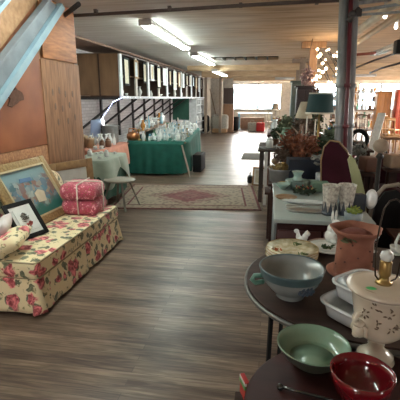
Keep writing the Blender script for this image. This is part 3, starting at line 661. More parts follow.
def candlest(mat,candle=None):
    def f():
        r=empty('candlestick',(0,0,0),None,None); MB().lathe([(0,0),(.05,0),(.05,.01),(.015,.025),(.01,.05),(.02,.07),(.01,.09),(.009,.16),(.022,.18),(.024,.2),(0,.2)],n=14).build('stick_base',mat,r)
        if candle: MB().cyl((0,0,.2),(0,0,.36),.011,n=10).build('candle',candle,r)
        return r
    return f
VASE=[(0,0),(.04,0),(.03,.015),(.06,.08),(.062,.12),(.03,.18),(.028,.21),(.045,.235),(.041,.235),(.024,.21),(.026,.18),(.05,.12),(0,.05)]
BOTT=[(0,0),(.035,0),(.038,.01),(.038,.14),(.015,.18),(.013,.23),(.017,.235),(.017,.245),(0,.245)]
BOWL=[(0,.0),(.04,0),(.045,.008),(.1,.06),(.115,.09),(.108,.09),(.09,.058),(.04,.016),(0,.014)]
COMP=[(0,0),(.05,0),(.05,.006),(.012,.02),(.012,.08),(.03,.1),(.1,.13),(.11,.155),(.104,.155),(.09,.137),(.02,.112),(0,.11)]
TUMB=[(0,0),(.032,0),(.038,.11),(.035,.11),(.03,.008),(0,.008)]
def dome():
    r=empty('cake_stand',(0,0,0),None,None); MB().lathe([(0,0),(.07,0),(.07,.008),(.015,.03),(.015,.08),(.12,.1),(.125,.115),(0,.11)],n=20).build('stand',MILK,r)
    MB().lathe([(.105,.115),(.107,.17),(.08,.22),(.012,.24),(.012,.26),(0,.265)],n=20).build('dome',G_CL,r); return r
def plate_up(mat):
    def f():
        r=empty('display_plate',(0,0,0),None,None); b_=MB().lathe([(0,0),(.06,0),(.11,.018),(.112,.022),(.06,.006),(0,.006)],n=22)
        bmesh.ops.transform(b_.bm,matrix=Matrix.Translation((0,0,.125))@Matrix.Rotation(PI/2-.25,4,'X'),verts=b_.bm.verts); b_.build('plate',mat,r)
        MB().tube([(-.05,-.02,.01),(0,.03,.01),(0,.07,0)],.005,n=6).tube([(.05,-.02,.01),(0,.03,.01),(0,.04,.12)],.005,n=6).build('stand',DARKM,r); return r
    return f
def teacup(mat):
    def f():
        r=empty('teacup',(0,0,0),None,None); MB().lathe([(0,.012),(.02,.014),(.035,.03),(.042,.065),(.039,.065),(.03,.03),(0,.02)],n=16).build('cup',mat,r)
        MB().tube([(.038,0,.055),(.06,0,.05),(.055,0,.03),(.033,0,.028)],.004,n=6).build('handle',mat,r); MB().lathe([(0,0),(.04,.002),(.065,.012),(.04,.006),(0,.006)],n=18).build('saucer',mat,r); return r
    return f
KIND={}
def K(key,fn,desc,cat,rad,w): KIND[key]=(fn,desc,cat,rad,w)
K('gc',goblet(G_CL),'clear stemmed goblet','goblet',.045,20); K('gb',goblet(G_BL),'blue tinted stemmed goblet','goblet',.045,4)
K('vc',simple('glass_vase',VASE,G_CL),'clear waisted glass vase','vase',.07,10); K('vm',simple('ceramic_vase',VASE,MILK),'milk white waisted vase','vase',.07,9); K('va',simple('glass_vase',VASE,G_AM),'amber glass vase','vase',.07,3)
K('vg',simple('glass_vase',VASE,G_GR),'green glass vase','vase',.07,4)
K('bc',simple('glass_bottle',BOTT,G_CL),'clear glass bottle','bottle',.045,7); K('bg',simple('glass_bottle',BOTT,G_BL),'pale blue glass bottle','bottle',.045,5)
K('wc',simple('glass_bowl',BOWL,G_CL,n=22),'clear pressed glass bowl','bowl',.12,10); K('wm',simple('ceramic_bowl',BOWL,MILK,n=22),'white china bowl','bowl',.12,6)
K('cc',simple('glass_compote',COMP,G_CL,n=22),'clear footed glass compote','compote',.115,9); K('tc',simple('glass_tumbler',TUMB,G_CL,n=14),'clear glass tumbler','tumbler',.042,16)
K('jm',jar(MILK,MILK),'white lidded jar','jar',.07,5); K('jb',jar(BRN,BRN),'brown lidded jar','jar',.07,3); K('pm',pitcher(MILK),'white china pitcher','pitcher',.12,4); K('pc',pitcher(G_CL),'clear glass pitcher','pitcher',.12,4)
K('sb',candlest(BRS),'brass candlestick','candlestick',.055,3); K('ss',candlest(SIL,CREAM),'silver candlestick with cream candle','candlestick',.055,3)
K('ds',dome,'domed cake stand','cake stand',.13,2); K('pl',plate_up(MILK),'white plate on a little stand','plate',.11,4); K('tm',teacup(MILK),'white teacup and saucer','teacup',.07,7); K('td',simple('red_glass_vase',VASE,DRED),'dark red vase','vase',.07,3)
def scatter(x0,x1,y0,y1,z,count,where,grp,keys=None,smin=.85,smax=1.25,rnd=None,zf=None,rot=None):
    rnd=rnd or random; ks=keys or list(KIND); wt=[KIND[k][4] for k in ks]; placed=[]; tries=0
    while len(placed)<count and tries<count*60:
        tries+=1; k=rnd.choices(ks,wt)[0]; fn,desc,cat,rad,_=KIND[k]; s_=rnd.uniform(smin,smax); r=rad*s_
        x=rnd.uniform(x0+r,x1-r); y=rnd.uniform(y0+r,y1-r)
        if any((x-a)**2+(y-b2)**2<(r+c_)**2 for a,b2,c_ in placed): continue
        placed.append((x,y,r)); zz=zf(x,y) if zf else z
        if rot: x=x-(y-10.55)*rot; 
        place(k,fn,(x,y,zz),'%s %s'%(desc,where),cat,'%s %s'%(desc,grp),rnd.uniform(0,TAU),s_)
RG=random.Random(11)
# two risers make the far rows of glass step up
rs=table('riser_shelf',(-3.08,10.65,GT),.35,3.6,.2,'low wooden riser along the wall side of the glassware table',OAKW,rz=.1,r=.012)
scatter(-2.86,-1.95,8.55,12.5,GT,165,'in the crowd of glassware on the green table','among the green table glassware',rnd=RG,rot=.1,smin=.72,smax=1.15)
scatter(-3.24,-2.92,9.0,12.3,GT+.2,26,'on the riser at the wall side of the green table','on the green table riser',rnd=RG,rot=.1)
scatter(-3.2,-2.85,8.55,8.85,GT,3,'at the near left corner of the green table','at the near left corner of the green table',keys=['sb','jb','td','va'],smin=1.1,rnd=RG,rot=.1)
scatter(-3.1,-2.4,8.4,8.8,GT,7,'at the near edge of the green table','at the near edge of the green table',rnd=random.Random(5),keys=['jb','td','va','sb','vc','tc'],smin=.9,rot=.1)
# cabinet contents
for lv,zz,kk in((0,1.695,['vm','vc','wm','cc','jm','pm','gc','tm','bc']),(1,2.155,['jm','wm','vm','pl','jb','vc','pm'])):
    for k in range(nb):
        ya=y0+(y1-y0)*k/nb+.12; nm_=5 if lv==0 else 2
        for q_ in range(nm_):
            key=RG.choice(kk); fn,desc,cat,rad,_=KIND[key]; s_=RG.uniform(.9,1.15)
            place(key,fn,(-3.43-.2*(q_%2)*1.0,ya+(.85)*(q_+.5)/nm_,zz),'%s in the %s row of the wall cabinet'%(desc,('lower','upper')[lv]),cat,'%s in the cabinet %s row'%(desc,('lower','upper')[lv]),RG.uniform(0,6),s_ if rad<.1 else .8)
for lv,zz in((0,.215),(1,.615),(2,1.015),(3,1.365)):
    for k in range(6):
        key=RG.choice(['vm','jm','bc','vc','jb']); fn,desc,cat,rad,_=KIND[key]
        place(key,fn,(-3.22,17.6+.3*k,zz),'%s on the narrow far bookcase'%desc,cat,'%s on the far bookcase'%desc,0,1.1)
# pink and sage table things
o=place('galv',simple('galvanised_can',[(0,0),(.2,0),(.22,.02),(.235,.4),(.245,.42),(.235,.43),(.22,.41),(.205,.02),(0,.02)],TIN,n=28,extra=lambda b_:b_.tube([(-.24,0,.32),(-.29,0,.34),(-.29,0,.42),(-.24,0,.4)],.01,n=6).tube([(.24,0,.32),(.29,0,.34),(.29,0,.42),(.24,0,.4)],.01,n=6)),(-3.28,8.08,.735),'large grey galvanised can on the back of the pink table','can')
place('copk',simple('copper_kettle',[(0,0),(.1,0),(.14,.06),(.13,.14),(.07,.18),(0,.19)],COP,n=22,extra=lambda b_:b_.tube([(-.1,0,.15),(-.08,0,.26),(.08,0,.26),(.1,0,.15)],.01,n=8).ball((0,0,.2),.02)),(-2.98,8.62,.735),'round copper kettle beside the big galvanised can','kettle')
PROTO['galv'].scale=(.72,.72,.85)
o=MB().tube([D(95,138,8.0),D(96,123,8.1),D(103,122,8.1)],[.1,.12,.08],n=16); tag(o.build('plastic_sheeting',glassmat('bluish_plastic',(.5,.65,.9),.7)),'bluish plastic wrapped bundle left of the galvanised can','bundle')
WJ=M('pale_wood_canister',(.45,.32,.2),.6,ns=5,stretch=(4,4,1))
for k,(x,y,s_) in enumerate(((-3.66,7.35,1.0),(-3.48,7.2,1.15),(-3.3,7.12,.95))):
    place('can_w',simple('wooden_canister',[(0,0),(.075,0),(.075,.16),(.08,.165),(.08,.19),(.02,.2),(.02,.22),(0,.225)],WJ,n=20),(x,y,.735),('tan wooden canister at the left end of the pink cloth row','tallest tan wooden canister, middle of the row on the pink cloth','tan wooden canister at the right end of the pink cloth row')[k],'canister',s=s_)
scatter(-3.85,-3.0,7.45,7.85,.735,11,'behind the wooden canisters on the pink cloth','behind the canisters on the pink cloth',rnd=RG,keys=['vc','vm','jb','bc','jm','pm'],smin=.7,smax=1)
scatter(-3.2,-2.96,6.85,7.4,.735,5,'on the near right of the pink cloth','on the near right of the pink cloth',rnd=RG,keys=['jb','td','tm','va'],smax=1)
scatter(-2.98,-2.48,5.85,6.55,.724,7,'on the small sage cloth table','on the sage cloth table',rnd=RG,keys=['jb','tm','jm'],smin=.5,smax=.65)
# ------------------------------------------------------------ rugs
def rug(name,c,w,d,rz,label,field,border,red,cen):
    r=empty(name,(c[0],c[1],0),label,'rug',rz); m,t,b=nt(name+'_pile'); v=coords(t); se=N(t,'ShaderNodeSeparateXYZ'); t.links.new(v,se.inputs[0])
    def mth(op,a,b2=None):
        n=N(t,'ShaderNodeMath'); n.operation=op; 
        for i,x in enumerate((a,b2)):
            if x is None: continue
            if isinstance(x,(int,float)): n.inputs[i].default_value=x
            else: t.links.new(x,n.inputs[i])
        return n.outputs[0]
    ax=mth('DIVIDE',mth('ABSOLUTE',se.outputs[0]),w/2); ay=mth('DIVIDE',mth('ABSOLUTE',se.outputs[1]),d/2)
    ed=mth('MINIMUM',mth('MULTIPLY',mth('SUBTRACT',1.0,ax),w/2),mth('MULTIPLY',mth('SUBTRACT',1.0,ay),d/2))
    r1=ramp(t,[(0,red),(.035,red),(.04,border),(.09,(.3,.2,.15)),(.1,border),(.2,border),(.21,red),(.24,field),(1,field)],'CONSTANT'); t.links.new(ed,r1.inputs[0])
    nz=N(t,'ShaderNodeTexNoise'); nz.inputs['Scale'].default_value=9; t.links.new(v,nz.inputs[0])
    di=mth('ADD',mth('ADD',mth('POWER',mth('MULTIPLY',ax,1.3),1.0),mth('MULTIPLY',ay,1.05)),mth('MULTIPLY',nz.outputs[0],.35))
    mk=ramp(t,[(.0,(.5,.5,.5)),(.2,(1,1,1)),(.35,(.75,.75,.75)),(.55,(1,1,1)),(.72,(.85,.85,.85)),(.78,(.25,.25,.25)),(.95,(.5,.5,.5)),(1,(0,0,0))]); t.links.new(di,mk.inputs[0])
    mx=N(t,'ShaderNodeMix'); mx.data_type='RGBA'; t.links.new(mk.outputs[0],mx.inputs[0]); t.links.new(r1.outputs[0],mx.inputs[6]); mx.inputs[7].default_value=c4(cen)
    vo=N(t,'ShaderNodeTexVoronoi'); vo.inputs['Scale'].default_value=14; t.links.new(v,vo.inputs[0]); rr=ramp(t,[(.2,(.62,.56,.55)),(.5,(1.15,1.1,1.05))]); t.links.new(vo.outputs[0],rr.inputs[0])
    m3=N(t,'ShaderNodeMix'); m3.data_type='RGBA'; m3.blend_type='MULTIPLY'; m3.inputs[0].default_value=1; t.links.new(mx.outputs[2],m3.inputs[6]); t.links.new(rr.outputs[0],m3.inputs[7])
    t.links.new(m3.outputs[2],b.inputs['Base Color']); b.inputs['Roughness'].default_value=.9
    MB().box((0,0,.006),(w,d,.012),bev=.003).build('pile',m,r)
    for s_ in(-1,1):
        fr=MB().box((s_*(w/2+.003),0,.004),(.008,d,.006))
        for k in range(int(d/.03)): fr.box((s_*(w/2+.02),-d/2+.03*k+.015,.004),(.04,.008,.004))
        fr.build('fringe',M('rug_fringe',(.4,.35,.28),.9),r)
    return r
rug('oriental_rug',(-1.31,6.62),2.32,1.75,.12,'faded red and beige oriental rug lying across the aisle',(.28,.24,.19),(.25,.21,.17),(.12,.04,.04),(.16,.055,.06))
o=MB().box((-.38,11.75,.006),(.7,1.3,.012),bev=.003); tag(o.build('door_mat',M('grey_mat',(.22,.21,.19),.9,ns=30)),'small plain grey mat on the floor further down the aisle','mat')
#PART3
# ------------------------------------------------------------ right foreground tables
T1=empty('oval_table',(.58,1.97,0),'dark oval wooden table with a grey metal rim holding the bowls and terracotta vase','table')
def se(rx,ry,z,n=72,p=2.3):
    out=[]
    for k in range(n):
        a=TAU*k/n; ca,sa=math.cos(a),math.sin(a); q=(abs(ca)**p+abs(sa)**p)**(-1/p); out.append((rx*ca*q,ry*sa*q,z))
    return out
TOPW=M('dark_scuffed_tabletop',(.06,.036,.03),.45,ns=4,stretch=(1,6,1),col2=(.03,.019,.017))
MB().poly(se(.66,.55,.715,p=2.2),(0,0,.025)).build('table_top',TOPW,T1)
MB().tube(se(.665,.555,.722,p=2.2),.011,n=8,closed=True).build('metal_rim',M('worn_metal_rim',(.2,.2,.19),.4,metal=.6,ns=20),T1)
MB().poly(se(.5,.42,.64),(0,0,.07)).build('apron',WALN,T1)
for (x,y) in((-.53,-.2),(.5,-.25),(-.45,.28),(.45,.28)): MB().bar((x,y,.7),(x*1.02,y*1.02,0),.018,.018).build('leg',BLACK,T1)
T2=empty('round_table',(.33,1.107,0),'round dark mahogany table in the front corner under the green and red bowls','table')
MAH=M('dark_mahogany',(.05,.016,.015),.5,ns=3,stretch=(1,5,1),col2=(.028,.01,.01))
MB().lathe([(0,.672),(.36,.672),(.374,.68),(.374,.693),(.366,.70),(0,.70)],n=56).build('table_top',MAH,T2)
MB().lathe([(0,.05),(.05,.05),(.06,.12),(.035,.2),(.05,.32),(.03,.42),(.04,.62),(.09,.672),(0,.672)],n=20).build('pedestal',MAH,T2)
for a in(.3,.3+TAU/3,.3+2*TAU/3): MB().tube([(.04*math.cos(a),.04*math.sin(a),.12),(.16*math.cos(a),.16*math.sin(a),.1),(.28*math.cos(a),.28*math.sin(a),.02)],[.03,.022,.02],n=8).build('foot',MAH,T2)
def glz(name,col,col2,ns=40,rough=.25,coat=.5,bands=None): return M(name,col,rough,ns=ns,col2=col2,coat=coat)
def put(o,p,label,cat,rz=0,group=None): o.location=p; o.rotation_euler[2]=rz; return tag(o,label,cat,group)
Z1=.74; Z2=.70
# blue grey handled bowl
r=empty('handled_bowl',G(290,296,Z1),'large blue-grey stoneware bowl with a small green handle on the oval table','bowl')
BGR=glz('blue_grey_glaze',(.3,.335,.335),(.22,.25,.255),9); 
MB().lathe([(0,0),(.06,0),(.066,.006),(.062,.02),(.1,.045),(.135,.095),(.147,.142),(.149,.15),(.143,.15),(.13,.1),(.095,.052),(.05,.032),(0,.028)],n=48).build('bowl_body',BGR,r)
MB().lathe([(.141,.112),(.1462,.136),(.151,.15),(.148,.155),(.141,.151)],n=48).build('rim_band',M('blue_green_band',(.08,.14,.155),.3,coat=.4),r)
MB().tube([(-.13,-.02,.105),(-.17,-.03,.105),(-.18,-.03,.085),(-.165,-.03,.07),(-.125,-.02,.075)],.012,n=10).build('handle',M('green_handle_glaze',(.13,.3,.24),.3,coat=.4),r)
f=MB()
for a in(-1.25,-.95,-1.1): 
    for k in range(5): f.ball((.133*math.cos(a)+.012*math.cos(k*1.25),.133*math.sin(a),.085+.013*math.sin(k*1.25)),.009,(1,.5,1),n=8)
f.build('painted_flower',M('dark_blue_paint',(.06,.09,.13),.4),r)
# green bowl
r=empty('green_bowl',G(312,362,Z2),'wide sage green bowl on the round dark table','bowl')
MB().lathe([(0,0),(.075,0),(.08,.006),(.11,.035),(.14,.08),(.143,.086),(.137,.087),(.128,.06),(.098,.022),(.07,.018),(0,.018)],n=52).build('bowl_body',glz('sage_glaze',(.22,.34,.25),(.16,.27,.19),7),r)
MB().lathe([(.0815,.007),(.1112,.034),(.1415,.08),(.144,.086)],n=52).build('dark_outside',M('olive_brown_glaze',(.07,.085,.06),.3,coat=.4,ns=9,col2=(.05,.05,.04)),r)
MB().lathe([(0,.0195),(.088,.0205),(.09,.0215),(0,.0205)],n=40).build('lit_centre',M('lit_sage_glaze',(.3,.44,.34),.25,coat=.5,ns=6),r)  # lighter middle of the bowl: shading put into the glaze colour
r.scale=(.92,)*3
# red bowl
r=empty('red_bowl',G(359,400,Z2),'deep glossy dark red bowl at the bottom edge of the photo','bowl')
MB().lathe([(0,0),(.05,0),(.055,.006),(.052,.014),(.085,.04),(.1,.085),(.106,.118),(.102,.119),(.094,.088),(.078,.046),(.045,.024),(0,.022)],n=48).build('bowl_body',M('deep_red_glaze',(.2,.006,.014),.12,coat=.8,var=.3,ns=5),r)
r.scale=(.93,)*3
# utensil
o=MB().ball((0,0,.012),.012).tube([(0,0,.014),(.05,-.01,.012),(.2,-.04,.01)],[.006,.005,.006],n=8); put(o.build('spoon',M('black_lacquer',(.02,.025,.025),.15,coat=.8)),G(280,390,Z2),'black utensil handle with a round shiny end in front of the green bowl','utensil')
gp=G(244.5,387,.55)
r=empty('gift_packet',gp,'small red green and white packet beside the round table','packet',rz=.4)
MB().box((0,0,.0),(.03,.1,.14),bev=.004).build('packet_body',M('red_paper',(.5,.03,.03),.5),r); MB().box((-.012,.0,.03),(.012,.103,.03)).build('green_stripe',M('green_paper',(.08,.3,.08),.5),r); MB().box((-.01,0,.055),(.014,.104,.018)).build('white_stripe',WHITE,r); r.scale=(.6,.6,.6)
r2=table('plant_stool',(gp.x,gp.y,0),.08,.12,.478,'tiny dark stool under the red green and white packet','stool' and WALN); r2['category']='stool'
# casserole dishes
def casserole(s_,h_):
    r=empty('casserole_dish',(0,0,0),None,None)
    b_=MB().lathe([(0,0),(.085*s_,0),(.096*s_,.008),(.103*s_,h_*.6),(.106*s_,h_-.01),(.118*s_,h_-.008),(.12*s_,h_),(.105*s_,h_+.001),(.1*s_,h_-.012),(.092*s_,.014),(0,.012)],n=64,sup=4,sx=1.2,wob=lambda a,z:.012*math.sin(a*32) if .006<z<h_-.012 else 0); b_.build('dish_body',M('porcelain_grey_white',(.62,.66,.68),.18,coat=.6,var=.07),r); return r
o=casserole(1.02,.075); put(o,G(357,316,Z1),'lower fluted white casserole dish, open, on the oval table edge','casserole dish',.75)
o=casserole(.9,.08); put(o,G(362,308,Z1)+Vector((0,0,.05)),'upper fluted white casserole dish nested in the lower one','casserole dish',.75)
MB().lathe([(0,.074),(.088,.074),(.09,.08),(.06,.086),(0,.088)],n=48,sup=4,sx=1.2).build('dish_lid',M('pale_blue_grey_lid',(.42,.46,.48),.2,coat=.5),o)
# terracotta vase on saucer
TERR=M('terracotta',(.34,.14,.09),.8,ns=10,col2=(.23,.085,.055),bmp=.2)
pb=G(352,274,Z1)
o=MB().lathe([(0,0),(.1,0),(.13,.012),(.135,.02),(.125,.02),(.09,.008),(0,.008)],n=36); put(o.build('terracotta_saucer',MATS['terracotta']),pb,'terracotta saucer under the tall terracotta vase','saucer')
r=empty('terracotta_vase',pb+Vector((0,0,.01)),'tall cylindrical terracotta vase with flared dripping rim','vase')
MB().lathe([(0,0),(.095,0),(.1,.01),(.098,.1),(.094,.2),(.1,.225),(.12,.25),(.135,.272),(.128,.276),(.11,.256),(.088,.225),(.085,.02),(0,.015)],n=44,wob=lambda a,z:.06*math.sin(a*5)*max(0,(z-.22))/.05 if z>.22 else 0).build('vase_body',TERR,r)
for k in range(9):
    a=PI+.25+k*.33; MB().ball((.1*math.cos(a),.1*math.sin(a),.06+.035*((k*3)%5)),.005,n=8).build('relief_dot',M('dark_terracotta',(.12,.05,.04),.8),r)
MB().leaves((-.06,-.09,.235),.05,22,.022,(1,.5,.4)).build('painted_leaves',M('olive_leaf',(.12,.13,.06),.7),r)
MB().lathe([(0,.235),(.09,.24),(.05,.262),(0,.265)],n=20).build('potting_soil',M('red_brown_soil',(.2,.06,.045),.9,ns=40,bmp=.5),r)
r.scale=(.95,.95,.91)
# plates
FLP=M('floral_plate',(.74,.71,.56),.2,ns=30,col2=(.42,.38,.22),coat=.5)
pc_=G(291,258,Z1)
for k in range(4):
    r=empty('china_plate',pc_+Vector((.004*(k%2),.003*k,.013*k)),('bottom plate of the cream stack behind the blue-grey bowl','second cream plate up in the stack behind the blue-grey bowl','third cream plate up in the stack behind the blue-grey bowl','top floral cream plate with gold edge on the stack')[k],'plate',group='stacked cream plates')
    MB().lathe([(0,0),(.075,0),(.09,.006),(.148,.022),(.15,.025),(.09,.011),(.07,.006),(0,.006)],n=44,wob=lambda a,z:.01*math.sin(a*10) if z>.02 else 0).build('plate_body',FLP if k==3 else CREAM,r)
    MB().tube([(.149*(1+.01*math.sin(a*10*TAU/60))*math.cos(a*TAU/60),.149*(1+.01*math.sin(a*10*TAU/60))*math.sin(a*TAU/60),.0245) for a in range(60)],.0022,n=5,closed=True).build('gold_edge',M('gold_edge',(.45,.3,.1),.3,metal=.6),r)
    if k==3:
        for c_,m_ in(((-.09,-.03),M('rust_flower',(.5,.16,.06),.4)),((.06,-.07),M('green_sprig',(.16,.25,.1),.4)),((.03,.09),M('green_sprig'))if 'green_sprig' in MATS else ((.03,.09),MATS['green_sprig'])): MB().leaves((c_[0],c_[1],.016),.03,16,.012,(1,1,.1)).build('painted_flower',m_,r)
r=empty('leaf_plate',G(328,249,Z1),'white plate with brown rim and a green leaf sprig behind the plate stack','plate')
MB().lathe([(0,0),(.07,0),(.085,.006),(.135,.018),(.137,.021),(.085,.011),(0,.006)],n=44).build('plate_body',M('white_plate',(.7,.68,.64),.2,coat=.5,var=.06),r)
MB().lathe([(.122,.0165),(.137,.0212),(.137,.0225),(.122,.0185)],n=44).build('brown_rim',M('brown_rim',(.2,.1,.07),.3),r)
MB().leaves((0,-.0,.014),.045,34,.018,(1,1,.2)).build('leaf_sprig',M('dark_leaf',(.04,.09,.03),.6),r)
# rabbit figurine: one continuous body built with skin
def skinned(name,verts,edges,rad,mat,parent=None,sub=2):
    me=bpy.data.meshes.new(name); me.from_pydata(verts,edges,[]); o=bpy.data.objects.new(name,me); COL.objects.link(o)
    sk=o.modifiers.new('skin','SKIN'); 
    for i,rv in enumerate(rad): me.skin_vertices[0].data[i].radius=(rv,rv)
    me.skin_vertices[0].data[0].use_root=True
    s_=o.modifiers.new('sub','SUBSURF'); s_.levels=sub; s_.render_levels=sub; me.materials.append(mat)
    if parent: o.parent=parent
    return o
def skinobj(*a,**k):
    me=bpy.data.meshes.new('t')
    bm=bmesh.new(); return None
def animal(name,loc,rz,s_,label,cat,pts):
    """continuous body: overlapping rounded masses remeshed into one skin"""
    b_=MB()
    for (c_,r_,d_) in pts: b_.ball(c_,r_,d_,n=16)
    o=b_.build(name,MILK); rm=o.modifiers.new('fuse','REMESH'); rm.mode='VOXEL'; rm.voxel_size=.004; rm.use_smooth_shade=True
    sm=o.modifiers.new('soft','SMOOTH'); sm.factor=.6; sm.iterations=4
    o.location=loc; o.rotation_euler=(0,0,rz); o.scale=(s_,)*3; return tag(o,label,cat)
RAB=[((0,0,.05),.055,(1,1,.95)),((0,0,.1),.04,(1,1,1.1)),((0,-.03,.145),.032,(.9,1.15,.95)),((-.014,.0,.195),.013,(.7,.8,3.2)),((.014,.0,.195),.013,(.7,.8,3.2)),((-.03,-.05,.03),.02,(.8,1.6,.9)),((.03,-.05,.03),.02,(.8,1.6,.9)),((0,.055,.04),.018,(1,1,1)),((-.022,-.045,.09),.013,(.8,1,2)),((.022,-.045,.09),.013,(.8,1,2)),((0,-.064,.14),.012,(1,1,.8))]
animal('rabbit_figurine',G(332,243,Z1),.5,.95,'white rabbit figurine with upright ears left of the terracotta vase','figurine',RAB)
SQ=[((0,0,.035),.035,(1,1.1,1)),((0,-.02,.07),.024,(1,1,1.1)),((0,-.035,.095),.02,(1,1.2,1)),((0,.035,.06),.018,(.8,1,2.2)),((0,.05,.1),.018,(.8,1.2,1)),((-.01,-.03,.115),.006,(1,1,1.6)),((.01,-.03,.115),.006,(1,1,1.6))]
animal('squirrel_figurine',G(302,245,Z1),1.1,.85,'small white squirrel figurine behind the floral plate stack','figurine',SQ)
BRD=[((0,0,.025),.026,(1.5,1,1)),((.035,0,.045),.015,(1,1,1)),((-.045,0,.03),.012,(2,.8,.5)),((.05,0,.044),.005,(1.8,.8,.8))]
animal('bird_figurine',(.11,2.33,Z1),.3,.75,'white bird figurine left of the white squirrel','figurine',BRD)
animal('bird_figurine',(.18,2.38,Z1),2.6,.7,'small white bird figurine nearest the white squirrel','figurine',BRD)
# porcelain lamp
lr=empty('table_lamp',G(374,360,Z2),'cream urn table lamp with floral decoration and brass socket, without shade','lamp')
URN=M('aged_ivory_ceramic',(.66,.6,.5),.25,ns=7,col2=(.55,.47,.37),coat=.4)
MB().lathe([(0,0),(.07,0),(.075,.01),(.066,.022),(.07,.03),(.045,.048),(.026,.068),(.032,.08),(.024,.092),(.04,.108),(.075,.125),(.096,.15),(.1,.175),(.094,.195),(.1,.23),(.108,.27),(.113,.3),(.125,.315),(0,.318)],n=48).build('urn_body',URN,lr)
MB().lathe([(0,.314),(.128,.316),(.135,.324),(.133,.332),(.1,.338),(.05,.341),(0,.342)],n=52).build('urn_lid',M('warm_ivory_lid',(.72,.62,.5),.25,coat=.4,ns=4),lr)
MB().lathe([(0,.34),(.032,.341),(.03,.35),(.018,.356),(.018,.372),(.022,.376),(.022,.43),(.018,.436),(0,.437)],n=24).build('brass_socket',BRS,lr)
MB().lathe([(0,.436),(.02,.437),(.026,.452),(.02,.468),(0,.474)],n=20).build('bulb_cap',MILK,lr)
hp_=[(-.012,0,.345),(-.033,0,.37)]+[(-.033-.008*math.sin(PI*k/8),0,.37+.24*k/8) for k in range(1,9)]+[(-.028,0,.64),(-.012,0,.668),(.01,0,.675),(.03,0,.66),(.045,0,.63)]+[(.045+.008*math.sin(PI*k/8),0,.63-.26*k/8) for k in range(1,9)]+[(.04,0,.36),(.014,0,.345)]
MB().tube(hp_,.0032,n=7).build('harp',M('dark_bronze',(.06,.045,.035),.35,metal=.6),lr)
for a in(-2.55,-.6):
    b_=MB(); c_=Vector((.1*math.cos(a),.1*math.sin(a),.165)); o_=Vector((math.cos(a),math.sin(a),0))
    b_.ball(c_,.028,(1,1,1.15),n=14,lump=.04).ball(c_+o_*.018+Vector((0,0,-.012)),.015,n=12).ball(c_+Vector((0,0,.03))+o_*.006,.02,(1.2,1.2,.7),n=12).tube([c_+Vector((0,0,.03)),c_+o_*.03+Vector((0,0,.045)),c_+o_*.02+Vector((0,0,.07)),c_+Vector((0,0,.065))-o_*.01],.009,n=8)
    for s__ in(-1,1): b_.tube([c_+Vector((0,0,.02)),c_+Vector((-o_.y*s__*.03,o_.x*s__*.03,.02)),c_+Vector((-o_.y*s__*.035,o_.x*s__*.035,-.01))+o_*.005],.008,n=8)
    b_.build('mask_handle',URN,lr)
fb=MB(); rl=random.Random(4)
for cx,cz in((-2.3,.25),(-1.85,.21),(-1.5,.265),(-1.15,.225),(-.8,.26),(-2.0,.29),(-1.35,.2)):
    for k in range(6):
        a=cx+rl.uniform(-.13,.13); z=cz+rl.uniform(-.018,.018); rad=.1+(z-.195)*.13; t0=Vector((rad*1.012*math.cos(a),rad*1.012*math.sin(a),z)); t1=t0+Vector((math.sin(a)*rl.uniform(-.016,.016),-math.cos(a)*rl.uniform(-.016,.016),rl.uniform(-.012,.014)))
        fb.tube([t0,(t0+t1)/2+Vector((math.cos(a),math.sin(a),0))*.001,t1],[.0012,.0034,.001],n=5)
fb.build('painted_leaves',M('sepia_paint',(.22,.16,.11),.4),lr)
MB().tube([(.1*math.cos(-2.6+k*.2),.1*math.sin(-2.6+k*.2),.3362+.0015*math.sin(k)) for k in range(12)],.0014,n=5).build('painted_line',MATS['sepia_paint'],lr)
b_=MB().ball((-.055,-.05,.3395),.017,(1.2,.8,.12),n=12,lump=.15); b_.build('green_sticker',M('bright_green',(.1,.55,.18),.5),lr); lr.scale=(.92,)*3
# small things right of the vase on the oval table
o=pitcher(MILK,'white_teapot')(); put(o,(.83,2.22,Z1),'white china jug with handle behind the brass lamp socket','jug',2.6)
r=empty('black_white_cup',(.80,2.12,Z1),'dark and white glazed cup beside the terracotta vase','cup'); MB().lathe([(0,0),(.03,0),(.04,.05),(.05,.1),(.046,.1),(.035,.05),(0,.008)],n=20).build('cup_body',M('dark_teal_glaze',(.03,.07,.08),.2,coat=.5),r); MB().tube([(.045,0,.09),(.075,0,.085),(.07,0,.05),(.04,0,.04)],.006).build('handle',MILK,r)
o=simple('silver_bowl',[(0,0),(.05,0),(.04,.012),(.085,.05),(.09,.085),(.086,.085),(.078,.052),(.03,.02),(0,.02)],SIL,n=28)(); put(o,(1.04,2.08,Z1),'round dark silver bowl at the right edge behind the lamp','bowl')
for k,(x,y,kk,l) in enumerate(((.93,2.36,'cc','clear footed glass dish behind the silver bowl'),(1.1,2.25,'wc','clear cut glass bowl at the right edge behind the silver bowl'),(.78,2.42,'tm','white teacup among the glass at the back of the oval table'),(.66,2.44,'gc','clear goblet behind the terracotta vase'),(1.0,2.22,'vc','clear glass vase at the back right of the oval table'),(.86,1.93,'bg','pale blue bottle right of the terracotta vase'))):
    place(kk,KIND[kk][0],(x,y,Z1),l,KIND[kk][2],s=.8)
